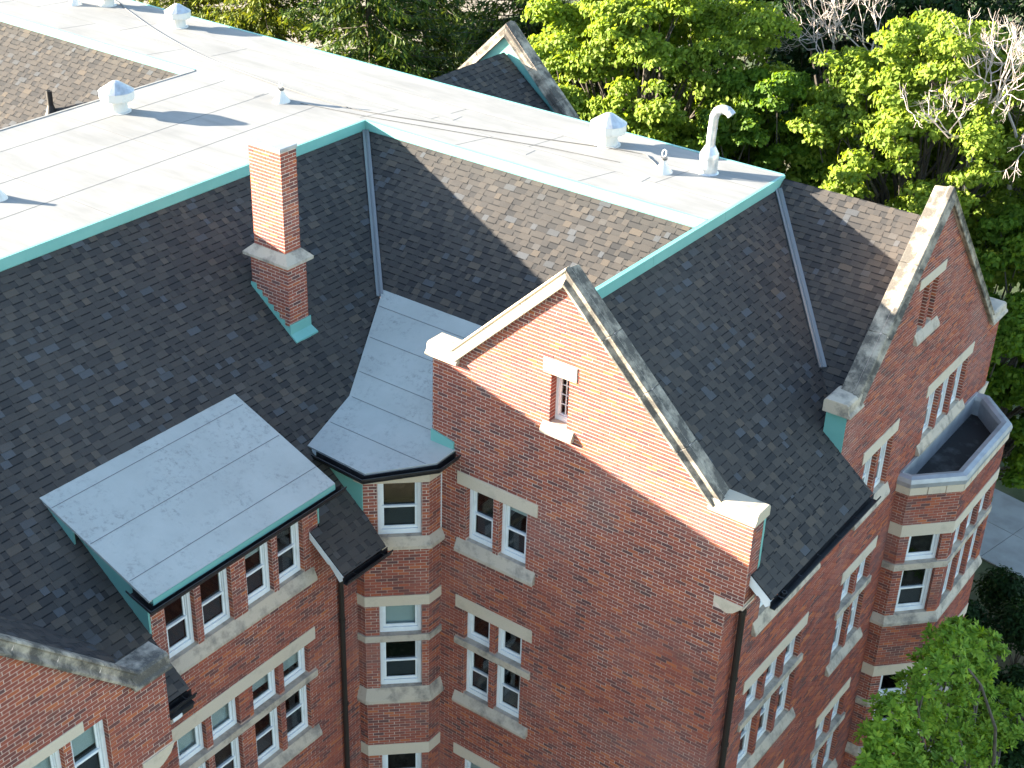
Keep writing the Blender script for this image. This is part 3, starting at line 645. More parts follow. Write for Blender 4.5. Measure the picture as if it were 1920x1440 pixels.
# far wing slopes
roof('l', [PW(-26, 0), PW(-5.6, 0), PW(-11.6, -6), PW(-26, -6)], 'sunlit brown slope of the far wing')
roof('b', [(-5.6, 0, -.215), (-5.6, -27, -.215), (-11.6, -27, -.215-K*6), (-11.6, -6, -.215-K*6)], shingled=False)
roof('n', [(-24, 3.234, -.215), (9.1, 3.234, -.215), (9.1, 8.3, -.215-K*5.07), (-24, 8.3, -.215-K*5.07)], shingled=False)
roof('bg', [(-.81, 3.25, -.02), (-.81, 6.5, -.02), (2.44, 6.5, -.02-K*3.25)], 'dark slope of the far gable behind the flat roof')
roof('bg', [(-.81, 3.25, -.02), (-.81, 6.5, -.02), (-4.06, 6.5, -.02-K*3.25)], shingled=False)
roof('lg', [(0.0, LU, -.215), (6.6, LU, -.215), (6.6, -12.95, -.215-K*(-12.95-LU)), (5.23, -12.95, -.215-K*(-12.95-LU))], 'slope behind the projecting gable')
roof('lg', [(0.0, LU, -.215), (6.6, LU, -.215), (6.6, -23.4, -.215-K*5.22), (5.2, -23.4, -.215-K*5.22)], shingled=False)

# ---- flat roof deck
mb = MB(); mb.quad((-26, 0, 0), (-5.6, 0, 0), (0, 0, 0), (9.1, 0, 0), (9.1, 3.26, 0), (-26, 3.26, 0)); mb.quad((-5.6, -27, 0), (0, -27, 0), (0, 0, 0), (-5.6, 0, 0))
flat = mb.build('flat_roof', 'flat', BLD, fix=False); tag(flat, 'bright white flat membrane roof with faint seams')
def seam(p0, p1, wd=.018, z=.003, m='seamw', par=None):
    a, b_ = np.array(p0, float), np.array(p1, float); d_ = (b_-a)/np.linalg.norm(b_-a); n_ = np.array([-d_[1], d_[0], 0])*wd/2; zz = np.array([0, 0, z]); mb = MB()
    mb.hull([a-n_, b_-n_, b_+n_, a+n_], [a-n_+zz, b_-n_+zz, b_+n_+zz, a+n_+zz]); return mb.build('seam', m, par or flat)
for x in (-4.5, -3.0, -1.5): seam((x, -26, 0), (x, -.1, 0))
for y in (-20.3, -16.9, -13.6, -10.2, -7.4, -4.3): seam((-5.5, y, 0), (-.05, y+random.uniform(-.05, .05), 0), .012)
for y in (1.05, 2.15): seam((-25, y, 0), (9.0, y, 0), .014)
for x in (-18, -14.5, -11, -7.5, -.2, 2.6, 5.9): seam((x, .05, 0), (x+.3, 1.04, 0), .012); seam((x+1.3, 1.06, 0), (x+1.5, 2.14, 0), .012)
for (x, y) in ((-3.6, -.55), (1.0, 1.3), (3.6, .6), (6.4, .9)):         # patches
    mb = MB(); mb.hull([(x, y, .0), (x+.55, y, .0), (x+.55, y+.35, .0), (x, y+.35, .0)], [(x, y, .0045), (x+.55, y, .0045), (x+.55, y+.35, .0045), (x, y+.35, .0045)]); mb.build('membrane_patch', 'flat', flat)
def fascia(poly, cap=.10):
    mb = MB(); sweep(mb, poly, 0.0, [(-.02, .012), (.045, .012), (.05, -.215), (.03, -.235), (.02, -.02), (-.02, -.02)]); return mb.build('fascia', 'teal', BLD)
fascia([(0, -27), (0, -.045)]); fascia([(.046, 0), (9.05, 0)]); fascia([(-26, 0), (-5.65, 0)])
for a, b_ in ((-5.12, -2.2), (-2.195, .6), (.605, 3.24)): fascia([(9.1, a), (9.1, b_)])
mb = MB(); sweep(mb, [(9.1, -5.12), (9.1, -.03)], 0.0, [(-.03, .010), (-.03, -.02), (-.16, -.20), (-.18, -.20), (-.05, .010)]); mb.build('ridge_cap', 'teal', BLD)
mb = MB(); sweep(mb, [(9.1, 3.25), (-26, 3.25)], 0.0, [(-.02, .012), (.045, .012), (.05, -.2), (.03, -.22), (.02, -.02), (-.02, -.02)]); mb.build('fascia', 'teal', BLD)
mb = MB(); sweep(mb, [(-5.6, -.05), (-5.6, -27)], 0.0, [(-.02, .012), (.045, .012), (.05, -.2), (.03, -.22), (.02, -.02), (-.02, -.02)]); mb.build('fascia', 'flat', BLD)
# valley flashings
def valley(a, b_, wd=.075):
    a, b_ = np.array(a, float), np.array(b_, float); d_ = b_-a; d_ /= np.linalg.norm(d_); s_ = np.cross(d_, (0, 0, 1.0)); s_ /= np.linalg.norm(s_); up_ = np.cross(s_, d_); mb = MB()
    pr = [(-wd, .085), (-.02, .06), (.0, .08), (.02, .06), (wd, .085), (wd, .02), (-wd, .02)]
    mb.hull([a+s_*x+up_*y for x, y in pr], [b_+s_*x+up_*y for x, y in pr]); mb.build('valley_flashing', 'valley', BLD)
valley((.06, -.06, -.25), (2.94, -2.94, zM(2.94))); valley((9.14, 2.95, -.24), (11.9, .06, PS(11.9, 0)[2]))
# far gable parapet seen from its back
wB = Wall((0, 6.55), (-1, 0)); bz, bu = .42, .78
mb = MB(); wB.prism(mb, [(bu, bz), (bu-4.2, bz-4.2*RS), (bu+4.2, bz-4.2*RS)], 0, .35); bwall = mb.build('parapet', 'teal', BLD); tag(bwall, 'far gable parapet with a teal metal back')
sB = [(.45, 0), (.45, .08), (.36, .22), (.17, .27), (-.05, .24), (-.09, .17), (-.09, .06), (-.12, .0)]
coping(wB, bu, bz, 1, 5.6, BLD, sect=sB, step=1.2, d_in=-.05); coping(wB, bu, bz, -1, 5.6, BLD, sect=sB, step=1.2, d_in=-.05)

# ---- dormer
def slab(pts, th, m, name, par=None):
    P3 = [np.array(q, float) for q in pts]; nrm = np.cross(P3[1]-P3[0], P3[2]-P3[0]); nrm /= np.linalg.norm(nrm); nrm *= np.sign(nrm[2]); mb = MB(); mb.hull([q-nrm*th for q in P3], P3); return mb.build(name, m, par or BLD)
dzx = lambda x: -2.775-(x-3.28)*(.90/2.52)
DR = slab([(3.24, -12.12, dzx(3.24)), (5.86, -12.12, dzx(5.86)), (5.86, -7.62, dzx(5.86)), (3.24, -7.55, dzx(3.24))], .05, 'grey', 'dormer_roof'); tag(DR, 'grey membrane roof of the long shed dormer')
for x in (3.52, 4.45, 5.38): seam((x, -12.1, dzx(x)), (x, -7.62, dzx(x)), .014, .004, 'seam', DR)
def cheek(y0, y1, poly, name='dormer_cheek'):
    mb = MB(); mb.hull([(x, y0, z) for x, z in poly], [(x, y1, z) for x, z in poly]); return mb.build(name, 'teal', BLD)
cheek(-11.97, -11.93, [(3.3, zM(3.3)-.03), (5.585, zM(5.585)-.03), (5.585, dzx(5.585)-.05), (3.3, dzx(3.3)-.05)])
cheek(-12.11, -12.08, [(3.26, zM(3.26)), (4.03, zM(4.03)), (4.03, dzx(4.03)-.05), (3.26, dzx(3.26)-.05)])
cheek(-7.84, -7.80, [(3.3, zM(3.3)-.03), (5.585, zM(5.585)-.03), (5.585, dzx(5.585)-.05), (3.3, dzx(3.3)-.05)])
def gutter(poly, zs, name='gutter', strap=.75, wd=.15, hg=.13):
    mb = MB(); t_ = .008
    pr = [(0, 0), (0, -hg), (wd*.65, -hg), (wd*.8, -hg*.5), (wd, -hg*.25), (wd, 0), (wd-t_*2, 0), (wd-t_*2, -hg*.25), (wd*.7, -hg*.6), (wd*.6, -hg+t_), (t_, -hg+t_), (t_, 0)]
    sweep(mb, poly, zs, pr); g_ = mb.build(name, 'black', BLD)
    L = sum(math.dist(poly[i], poly[i+1]) for i in range(len(poly)-1)); n = int(L/strap)
    if len(poly) == 2:
        for k in range(n+1):
            f = (k+.3)/(n+.6); x, y = poly[0][0]+(poly[1][0]-poly[0][0])*f, poly[0][1]+(poly[1][1]-poly[0][1])*f
            ux, uy = (poly[1][0]-poly[0][0])/L, (poly[1][1]-poly[0][1])/L; m2 = MB(); zz = zs if isinstance(zs, float) else zs[0]+(zs[1]-zs[0])*f
            q = [(x, y), (x+ux*.02, y+uy*.02), (x+ux*.02+uy*wd, y+uy*.02-ux*wd), (x+uy*wd, y-ux*wd)]
            m2.hull([(a, b_, zz-.004) for a, b_ in q], [(a, b_, zz+.006) for a, b_ in q]); m2.build('gutter_strap', 'black', g_)
    return g_
ze = dzx(5.86)
mb = MB(); mb.box((5.62, -12.05, ze-.26), (5.83, -7.68, ze-.045)); mb.build('dormer_fascia', 'teal', BLD)
gutter([(5.40, -12.07), (5.845, -12.07), (5.845, -7.45)], [ze+.06, ze-.10, ze-.10])
mb = MB(); mb.box((5.846, -12.05, ze-.13), (5.868, -7.63, ze-.012)); mb.build('drip_edge', 'teal', BLD)
# ---- bay roof
zb1 = lambda y: -2.425-.418*(-2.84-y); zb2 = lambda y: zb1(-5.324)+.173*(y+5.324)
BR1 = slab([(2.90, -2.80, zb1(-2.80)), (6.5, -2.80, zb1(-2.80)), (6.5, -5.324, zb1(-5.324)), (4.163, -5.324, zb1(-5.324))], .03, 'grey', 'bay_roof'); tag(BR1, 'upper grey membrane of the corner bay roof')
eb = [(4.50, -6.92), (6.02, -6.97), (7.0, -6.02), (7.06, YG-.01)]
BR2 = slab([(4.163, -5.324, zb2(-5.324)), (4.50, -6.92, zb2(-6.92)), (6.02, -6.97, zb2(-6.97)), (7.0, -6.02, zb2(-6.02)), (7.06, YG-.01, zb2(YG)), (6.5, -5.324, zb2(-5.324))], .03, 'grey', 'bay_roof'); tag(BR2, 'flatter grey apron of the corner bay roof')
for y, f in ((-3.2, zb1), (-3.95, zb1), (-4.75, zb1), (-5.32, zb1), (-6.15, zb2)):
    xs0 = np.interp(-y, [2.84, 5.324, 6.92], [2.92, 4.2, 4.52]); seam((xs0+.03, y, f(y)+.001), (6.46 if y > -5.5 else 6.83, y, f(y)+.001), .014, .004, 'seam', BR1 if y > -5.33 else BR2)
gutter([(x, y) for x, y in offset([(4.75, -6.92), (6.02, -6.97), (7.0, -6.02), (7.06, YG-.03)], .02)], [zb2(-6.9)-.03, zb2(-6.97)-.03, zb2(-6.02)-.03, zb2(YG)-.03])
mb = MB(); sweep(mb, offset([(4.6, -6.90), (6.0, -6.93), (6.96, -6.0), (7.0, YG-.03)], .01), [zb2(-6.9), zb2(-6.95), zb2(-6.02), zb2(YG)], [(0, -.025), (0, -.16), (-.25, -.16), (-.25, -.025)]); mb.build('bay_fascia', 'white', BLD)
cheek(-6.81, -6.78, [(4.5, zM(4.5)), (5.79, zM(5.79)-.05), (5.79, -3.82), (4.5, -3.82)], 'bay_cheek')
mb = MB(); p = wG.p; mb.hull([p(6.47, -3.62, .0), p(7.03, -3.70, .0), p(7.03, -3.34, .0), p(6.47, -3.24, .0)], [p(6.47, -3.62, .035), p(7.03, -3.70, .035), p(7.03, -3.34, .035), p(6.47, -3.24, .035)]); mb.build('flashing', 'teal', BLD)
mb = MB(); mb.box((6.715, YG-.03, -5.44), (6.738, YG-.008, -3.75)); mb.build('sealant_strip', 'white', BLD)
# step flashing of the right kneeler return
mb = MB(); mb.hull([(13.34, YG+.36, -3.62), (13.37, YG+.36, -3.62), (13.37, YG+.43, -3.55), (13.34, YG+.43, -3.55)], [(13.34, YG+.36, -2.5), (13.37, YG+.36, -2.5), (13.37, YG+.43, -2.5), (13.34, YG+.43, -2.5)]); mb.build('flashing', 'teal', BLD)
# ---- main eaves: gutters, white verge boards, soffits
def verge(x0, x1, y, zf, th=.12, drop=.17):
    mb = MB(); poly = [(x0, zf(x0)-.03), (x1, zf(x1)-.03), (x1, zf(x1)-.13), (x1-.08, zf(x1)-.20), (x0+(x1-x0)*.6, zf(x0+(x1-x0)*.6)-drop), (x0+(x1-x0)*.55, zf(x0+(x1-x0)*.55)-drop-.03), (x0, zf(x0)-drop-.02)]
    mb.hull([(x, y, z) for x, z in poly], [(x, y+.04, z) for x, z in poly]); mb.build('verge_board', 'white', BLD)
zS = lambda x: -.215-K*(x-9.1)
verge(5.6, 6.42, -8.10, zM); verge(13.2, 13.79, -5.40, zS, drop=.22)
gutter([(6.44, -8.12), (6.44, -6.84)], zM(6.44)-.03); gutter([(6.47, -13.2), (6.47, -11.95)], zM(6.47)-.03); gutter([(13.80, -5.42), (13.80, -1.16)], zS(13.8)-.03)
def soffit(x0, x1, y0, y1, zf, m='brown'): mb = MB(); mb.hull([(x0, y0, zf(x0)-.10), (x1, y0, zf(x1)-.10), (x1, y0, zf(x1)-.13), (x0, y0, zf(x0)-.13)], [(x0, y1, zf(x0)-.10), (x1, y1, zf(x1)-.10), (x1, y1, zf(x1)-.13), (x0, y1, zf(x0)-.13)]); mb.build('soffit', m, BLD)
soffit(5.58, 6.42, -8.05, -6.95, zM); soffit(5.58, 6.42, -13.0, -12.0, zM); soffit(13.05, 13.77, -5.05, -1.25, zS); 
mb = MB(); mb.hull([(6.30, -12.5, -5.55), (6.62, -12.5, -5.55), (6.62, -12.5, -5.62), (6.56, -12.5, -5.70), (6.48, -12.5, -5.70), (6.42, -12.5, -5.78), (6.30, -12.5, -5.78)], [(6.30, -12.30, -5.55), (6.62, -12.30, -5.55), (6.62, -12.30, -5.62), (6.56, -12.30, -5.70), (6.48, -12.30, -5.70), (6.42, -12.30, -5.78), (6.30, -12.30, -5.78)]); mb.build('cornice_return', 'white', BLD)
mb = MB(); mb.hull([(6.25, -12.55, -5.42), (6.62, -12.55, -5.50), (6.62, -12.55, -5.54), (6.25, -12.55, -5.54)], [(6.25, -12.02, -5.42), (6.62, -12.02, -5.50), (6.62, -12.02, -5.54), (6.25, -12.02, -5.54)]); mb.tube([(6.5, -12.28, -5.62), (6.5, -12.02, -5.62)], .085, 14); mb.build('gutter_outlet', 'black', BLD)
# downpipes
def downpipe(pts, r_, joints, m='brown'):
    mb = MB(); mb.tube(pts, r_, 14); o = mb.build('downpipe', m, BLD, smooth=True)
    for (x, y, z) in joints:
        j = MB(); j.lathe((x, y, z), [(r_+.001, -.03), (r_+.012, -.03), (r_+.012, .03), (r_+.001, .03)], 14); j.build('pipe_collar', m, o)
downpipe([(6.35, -7.45, -5.40), (6.05, -7.42, -5.55), (5.70, -7.36, -5.75), (5.66, -7.35, -5.9), (5.66, -7.32, -16.2)], .055, [(5.66, -7.345, -7.2), (5.66, -7.33, -9.4), (5.66, -7.325, -11.6)])
downpipe([(13.72, -5.06, -4.05), (13.40, -5.05, -4.16), (13.2, -5.03, -4.18), (13.14, -5.01, -4.3), (13.14, -4.98, -16.2)], .062, [(13.14, -5.005, -4.75), (13.14, -4.995, -6.3), (13.14, -4.99, -7.9)])
mb = MB(); mb.lathe((13.86, -5.02, zS(13.8)-.14), [(.05, .02), (.05, .12), (.035, .12), (.035, .02)], 12); mb.build('gutter_outlet', 'black', BLD)

# ---- chimney
CH = empty('chimney', 2.3, -5.28, -2.6, BLD); tag(CH, 'tall brick chimney with a stone band and teal flashing')
cb = (1.80, 2.82, -5.55, -5.02); cs = (1.90, 2.745, -5.52, -5.085)
mb = MB(); e = .006; mb.box((cb[0]+e, cb[2]+e, -3.0), (cb[1]-e, cb[3]-e, -.85)); mb.box((cs[0]+e, cs[2]+e, -.9), (cs[1]-e, cs[3]-e, 1.42)); core = mb.build('shaft', 'mortar', CH)
def box_bricks(q, z0, z1, low=None):
    x0, x1, y0, y1 = q
    for W_, L in ((Wall((x0, y0+e), (1, 0)), x1-x0), (Wall((x1-e, y0), (0, 1)), y1-y0), (Wall((x1, y1-e), (-1, 0)), x1-x0), (Wall((x0+e, y1), (0, -1)), y1-y0)):
        brickwork(W_, lambda z, L=L: [(0, L)], z0, z1, [], core, base=z0)
box_bricks(cb, -2.62, -.90); box_bricks(cs, -.68, 1.42)
mb = MB(); o_ = .11
mb.hull([(cb[0]-o_, cb[2]-o_, -.92), (cb[1]+o_, cb[2]-o_, -.92), (cb[1]+o_, cb[3]+o_, -.92), (cb[0]-o_, cb[3]+o_, -.92)], [(cb[0]-o_, cb[2]-o_, -.86), (cb[1]+o_, cb[2]-o_, -.86), (cb[1]+o_, cb[3]+o_, -.86), (cb[0]-o_, cb[3]+o_, -.86)])
mb.hull([(cb[0]-o_, cb[2]-o_, -.858), (cb[1]+o_, cb[2]-o_, -.858), (cb[1]+o_, cb[3]+o_, -.858), (cb[0]-o_, cb[3]+o_, -.858)], [(cs[0]-.01, cs[2]-.01, -.68), (cs[1]+.01, cs[2]-.01, -.68), (cs[1]+.01, cs[3]+.01, -.68), (cs[0]-.01, cs[3]+.01, -.68)]); mb.build('stone_band', 'sill', CH)
mb = MB(); mb.box((cs[0]-.02, cs[2]-.02, 1.42), (cs[1]+.02, cs[3]+.02, 1.50)); mb.build('cap', 'zinc', CH, bevel=.01)
# stepped side flashing and front apron
n = 7; xs_ = np.linspace(cb[0]-.02, cb[1]+.01, n+1); pl = [(cb[0]-.03, zM(cb[0]-.03)), (cb[1]+.02, zM(cb[1]+.02)+.0)]
for i in range(n, 0, -1): zt = zM(xs_[i])+.20; pl += [(xs_[i], zt), (xs_[i-1]+.004, zt)]
mb = MB(); mb.hull([(x, cb[2]-.018, z) for x, z in pl], [(x, cb[2]-.004, z) for x, z in pl]); mb.build('step_flashing', 'teal', CH)
mb = MB(); zf = zM(cb[1]); mb.hull([(cb[1]+.004, cb[2]-.02, zf+.24), (cb[1]+.02, cb[2]-.02, zf+.24), (cb[1]+.025, cb[2]-.02, zf+.03), (cb[1]+.17, cb[2]-.02, zf-.09), (cb[1]+.17, cb[2]-.02, zf-.15), (cb[1]+.004, cb[2]-.02, zf-.1)], [(cb[1]+.004, cb[3]+.05, zf+.24), (cb[1]+.02, cb[3]+.05, zf+.24), (cb[1]+.025, cb[3]+.05, zf+.03), (cb[1]+.17, cb[3]+.09, zf-.09), (cb[1]+.17, cb[3]+.09, zf-.15), (cb[1]+.004, cb[3]+.05, zf-.1)]); mb.build('apron_flashing', 'teal', CH)

# ------------------------------------------------------------------ things standing on the flat roof
def roof_vent(x, y, k, label):
    o = empty('roof_vent', x, y, 0); tag(o, label, 'roof vent', 'mushroom vents on the flat roof')
    mb = MB(); mb.lathe((x, y, 0), [(.30*k, .0), (.30*k, .012), (.225*k, .016), (.215*k, .36*k), (.0, .36*k)], 24); mb.build('base', 'ventw', o, smooth=True)
    mb = MB(); mb.lathe((x, y, 0), [(.24*k, .30*k), (.39*k, .30*k), (.40*k, .34*k), (.40*k, .50*k)], 16); mb.build('hood_band', 'ventw', o)
    mb = MB(); mb.lathe((x, y, 0), [(.41*k, .495*k), (.28*k, .58*k), (.10*k, .70*k), (.0, .73*k)], 16); mb.build('cone_cap', 'galv', o)
roof_vent(-4.675, -3.284, 1.0, 'mushroom vent with conical cap beside the brown slope edge')
roof_vent(-8.82, 2.36, .88, 'mushroom vent at the tree side edge near the spruces')
roof_vent(5.15, 2.35, 1.02, 'mushroom vent close to the galvanised gooseneck pipe')
roof_vent(-11.9, 2.5, .85, 'farthest mushroom vent beside a white cone base')
def anchor(x, y, label, hook=True):
    o = empty('roof_anchor', x, y, 0); tag(o, label, 'roof anchor', 'conical anchor bases on the flat roof')
    mb = MB(); mb.lathe((x, y, 0), [(.21, .0), (.205, .02), (.12, .12), (.065, .22), (.055, .28), (.0, .28)], 20); mb.build('cone_boot', 'ventw', o, smooth=True)
    if hook:
        mb = MB(); mb.lathe((x, y, 0), [(.0, .28), (.075, .28), (.075, .325), (.0, .325)], 14); mb.build('clamp', 'cable', o)
        mb = MB(); mb.tube([(x+.05*math.cos(a), y+.02*math.sin(a), .42+.075*math.sin(a)) for a in np.linspace(0, 2*math.pi, 15)], .014, 6, False); mb.build('eye_ring', 'galv', o)
anchor(-2.351, -.318, 'white cone with a lifting ring midway between two mushroom vents')
anchor(6.996, 1.708, 'white cone with clamp where the cable ends by the gooseneck pipe')
anchor(-2.40, -8.30, 'white cone base on the roof section above the chimney slope', False)
anchor(-12.65, 1.94, 'white cone base beside the farthest mushroom vent', False)
gp = empty('gooseneck_pipe', 7.753, 2.319, 0); tag(gp, 'galvanised gooseneck exhaust pipe standing near the roof corner', 'exhaust pipe')
x, y = 7.753, 2.319
mb = MB(); mb.lathe((x, y, 0), [(.24, 0), (.23, .015), (.205, .03), (.20, .34), (.205, .345), (.205, .44), (.19, .46), (.115, .60), (.0, .60)], 22); mb.build('base', 'galv', gp, smooth=True)
mb = MB(); c_ = (x+.03, y)
arc = [(x, y, .58), (x, y, .75), (x+.01, y, 1.0), (x+.02, y, 1.2)]+[(x+.25-.23*math.cos(a), y, 1.22+.24*math.sin(a)) for a in np.linspace(.15, 2.45, 9)]
mb.tube(arc, .098, 16, False); pp = mb.build('pipe', 'galv', gp, smooth=True)
for i in (2, 4, 6, 8, 10):
    a0, a1 = np.array(arc[i]), np.array(arc[i+1]); d_ = (a1-a0)/np.linalg.norm(a1-a0); mb = MB(); mb.tube([a0-d_*.012, a0+d_*.012], .104, 16, True); mb.build('pipe_seam', 'galv', pp, smooth=True)
cbm = MB(); cpts = [(-20, 4.0), (-16, 3.3), (-12.58, 3.03), (-11.05, 2.50), (-9.3, 1.8), (-7.75, 1.29), (-6.3, .92), (-4.96, .69), (-3.27, .48), (-1.8, .38), (-.40, .42), (1.6, .95), (3.64, 1.6), (5.89, 2.28), (6.4, 2.15), (6.85, 1.80)]
cc = []
for i in range(len(cpts)-1):
    for f in np.linspace(0, 1, 6)[:-1]:
        p0, p1, p2, p3 = [np.array(cpts[min(max(i+j, 0), len(cpts)-1)], float) for j in (-1, 0, 1, 2)]
        q = .5*((2*p1)+(-p0+p2)*f+(2*p0-5*p1+4*p2-p3)*f*f+(-p0+3*p1-3*p2+p3)*f**3)
        cc.append((q[0], min(q[1], 3.2), .014+.004*math.sin(q[0]*1.3)))
cbm.tube(cc, .011, 6); tag(cbm.build('roof_cable', 'cable'), 'thin grey cable snaking along the white flat roof', 'cable')
cbm = MB(); cbm.tube([(-1.9, -.15, .015), (.2, .25, .015), (2.2, .75, .015), (4.2, 1.25, .015), (6.0, 1.55, .015)], .008, 6); tag(cbm.build('roof_cable', 'cable'), 'shorter cable running parallel between the two ringed cones', 'cable')
pb = (-9.39, -1.68, -1.54); pv = empty('plumbing_vent', *pb); tag(pv, 'short black plumbing vent pipe poking through the sunlit brown slope', 'vent pipe')
mb = MB(); mb.lathe(pb, [(.075, -.1), (.075, .60), (.055, .60), (.055, .3)], 14); mb.build('pipe', 'darkpipe', pv, smooth=True)
mb = MB(); mb.lathe(pb, [(.20, -.12), (.12, .08), (.085, .2), (.08, .22)], 14); mb.build('boot', 'darkpipe', pv, smooth=True)

# ------------------------------------------------------------------ lay the bricks and shingles: the ones that show largest as parts, the rest as one mass
dg = bpy.context.evaluated_depsgraph_get()
def seen(P_, tol=.05):
    o = Vector((CAMP[0], CAMP[1], CAMP[2]+H)); q = Vector((P_[0], P_[1], P_[2]+H)); d_ = q-o; L = d_.length
    hit, loc, *_ = sc.ray_cast(dg, o, d_.normalized(), distance=L+1)
    return hit and abs((loc-o).length-L) < tol
def pick(cands, corners, limit):
    sco = []
    for i in cands:
        q = project(np.array(corners(i))); cx, cy = q.mean(0)
        if not (8 < cx < 1912 and 8 < cy < 1432): continue
        x_, y_ = q[:, 0], q[:, 1]; a = abs(np.dot(x_, np.roll(y_, -1))-np.dot(y_, np.roll(x_, -1)))/2; sco.append((a, i))
    sco.sort(reverse=True); out = []
    for a, i in sco:
        if seen(np.mean(corners(i), axis=0)): out.append(i)
        if len(out) >= limit: break
    return set(out)
def bcorn(i): W_, a, b_, z0, z1, d, *_ = BRICKS[i]; return [W_.p(a, z0, d), W_.p(b_, z0, d), W_.p(b_, z1, d), W_.p(a, z1, d)]
facing = [i for i, B in enumerate(BRICKS) if B[7] and (CAMP-np.array(B[0].p(B[1], B[3])))@B[0].N > 0]
chosen = pick(facing, bcorn, 300)
bm_ = bpy.data.meshes.new('brick'); L_, Hh = (BP-JT)/2, (CO-JT)/2
bm_.from_pydata([(-L_, -.0065, -Hh), (L_, -.0065, -Hh), (L_, -.0065, Hh), (-L_, -.0065, Hh), (-L_, .004, -Hh), (L_, .004, -Hh), (L_, .004, Hh), (-L_, .004, Hh)], [], [(0, 1, 2, 3), (1, 5, 6, 2), (4, 0, 3, 7), (3, 2, 6, 7), (4, 5, 1, 0)]); bm_.materials.append(M['brick'])
for i in chosen:
    W_, a, b_, z0, z1, d, r_, fl, par = BRICKS[i]; o = bpy.data.objects.new('brick', bm_)
    q = W_.p((a+b_)/2, (z0+z1)/2, random.uniform(-.001, .002)); link(o, par, (q[0], q[1], q[2]+H)); o.rotation_euler = (0, 0, math.atan2(W_.U[1], W_.U[0]))
V = []; F = []; R = []
for i, (W_, a, b_, z0, z1, d, r_, fl, par) in enumerate(BRICKS):
    if i in chosen: continue
    n = len(V); j = [random.uniform(-.002, .002) for _ in range(4)]
    a2, b2, c2, e2 = a+j[0], b_+j[1], z0+j[2]*.5, z1+j[3]*.5
    for dd in (d, -.003): V += [W_.p(a2, c2, dd), W_.p(b2, c2, dd), W_.p(b2, e2, dd), W_.p(a2, e2, dd)]
    F += [(n, n+1, n+2, n+3), (n+1, n+5, n+6, n+2), (n+4, n, n+3, n+7), (n+3, n+2, n+6, n+7), (n+4, n+5, n+1, n)]; R += [r_]*5
mb = MB(); mb.v, mb.f, mb.r = V, F, R
n = len(mb.v); mb.v += JB.v; mb.f += [tuple(k+n for k in f) for f in JB.f]; mb.r += JB.r
o = mb.build('brickwork', 'brick', BLD, fix=False); tag(o, kind='stuff')
def scorn(i): return SH[i][0]
chs = pick([i for i, s_ in enumerate(SH) if s_[3]], scorn, 300)
sm = {}
for i in chs:
    top, bot, r_, fl, par, (o3, E_, D_, nrm, h) = SH[i]
    key = (id(par), round(h*500))
    c0 = np.mean(top, axis=0)
    key = tuple(np.round(nrm, 3))+(round(h, 3), round(r_*14))
    if key not in sm:
        me = bpy.data.meshes.new('shingle'); vv = [tuple(np.array(q)-c0) for q in top]+[tuple(np.array(q)-c0) for q in bot]
        me.from_pydata(vv, [], [(0, 1, 2, 3), (0, 4, 5, 1), (1, 5, 6, 2), (2, 6, 7, 3), (3, 7, 4, 0)]); me.materials.append(M['shingle']); me.attributes.new('rnd', 'FLOAT', 'FACE').data.foreach_set('value', np.full(5, r_, np.float32)); sm[key] = me
    ob = bpy.data.objects.new('shingle', sm[key]); link(ob, par, (c0[0], c0[1], c0[2]+H))
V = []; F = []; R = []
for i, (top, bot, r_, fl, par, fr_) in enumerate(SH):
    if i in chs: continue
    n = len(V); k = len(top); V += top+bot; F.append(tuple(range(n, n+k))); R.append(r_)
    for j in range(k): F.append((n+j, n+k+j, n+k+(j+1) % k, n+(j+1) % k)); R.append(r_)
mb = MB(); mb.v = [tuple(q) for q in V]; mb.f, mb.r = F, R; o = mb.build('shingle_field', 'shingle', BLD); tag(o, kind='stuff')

# ------------------------------------------------------------------ trees
def leaf_object(name, C, Nn, S_, asp, m, parent, fold=.25, dirs=None):
    "folded leaf faces at C with normals Nn, half length S_, width ratio asp"
    n = len(C); Nn = Nn/np.linalg.norm(Nn, axis=1, keepdims=True)
    A = dirs if dirs is not None else rng.normal(size=(n, 3)); A = A-Nn*(A*Nn).sum(1, keepdims=True); A /= np.maximum(np.linalg.norm(A, axis=1, keepdims=True), 1e-6); Bv = np.cross(Nn, A)
    S_ = S_[:, None]; P0 = C-A*S_; P2 = C+A*S_; mid = C+A*S_*.1-Nn*S_*fold*.5
    P1 = mid+Bv*S_*asp+Nn*S_*fold; P3 = mid-Bv*S_*asp+Nn*S_*fold
    V = np.stack([P0, P1, P2, P3], 1).reshape(-1, 3); c0 = np.array([V[:, 0].mean(), V[:, 1].mean(), V[:, 2].min()])
    me = bpy.data.meshes.new(name); me.vertices.add(4*n); me.vertices.foreach_set('co', (V-c0).astype(np.float32).ravel())
    idx = np.arange(n)*4; T = np.stack([idx, idx+1, idx+2, idx, idx+2, idx+3], 1).ravel()
    me.loops.add(6*n); me.loops.foreach_set('vertex_index', T.astype(np.int32)); me.polygons.add(2*n); me.polygons.foreach_set('loop_start', (np.arange(2*n)*3).astype(np.int32)); me.polygons.foreach_set('loop_total', np.full(2*n, 3, np.int32))
    at = me.attributes.new('rnd', 'FLOAT', 'FACE'); at.data.foreach_set('value', np.repeat(rng.random(n)*.9, 2).astype(np.float32))
    me.update(); me.validate(); me.materials.append(M[m]); o = bpy.data.objects.new(name, me); return link(o, parent, (c0[0], c0[1], c0[2]+H))
def unit(n):
    v = rng.normal(size=(n, 3)); return v/np.linalg.norm(v, axis=1, keepdims=True)
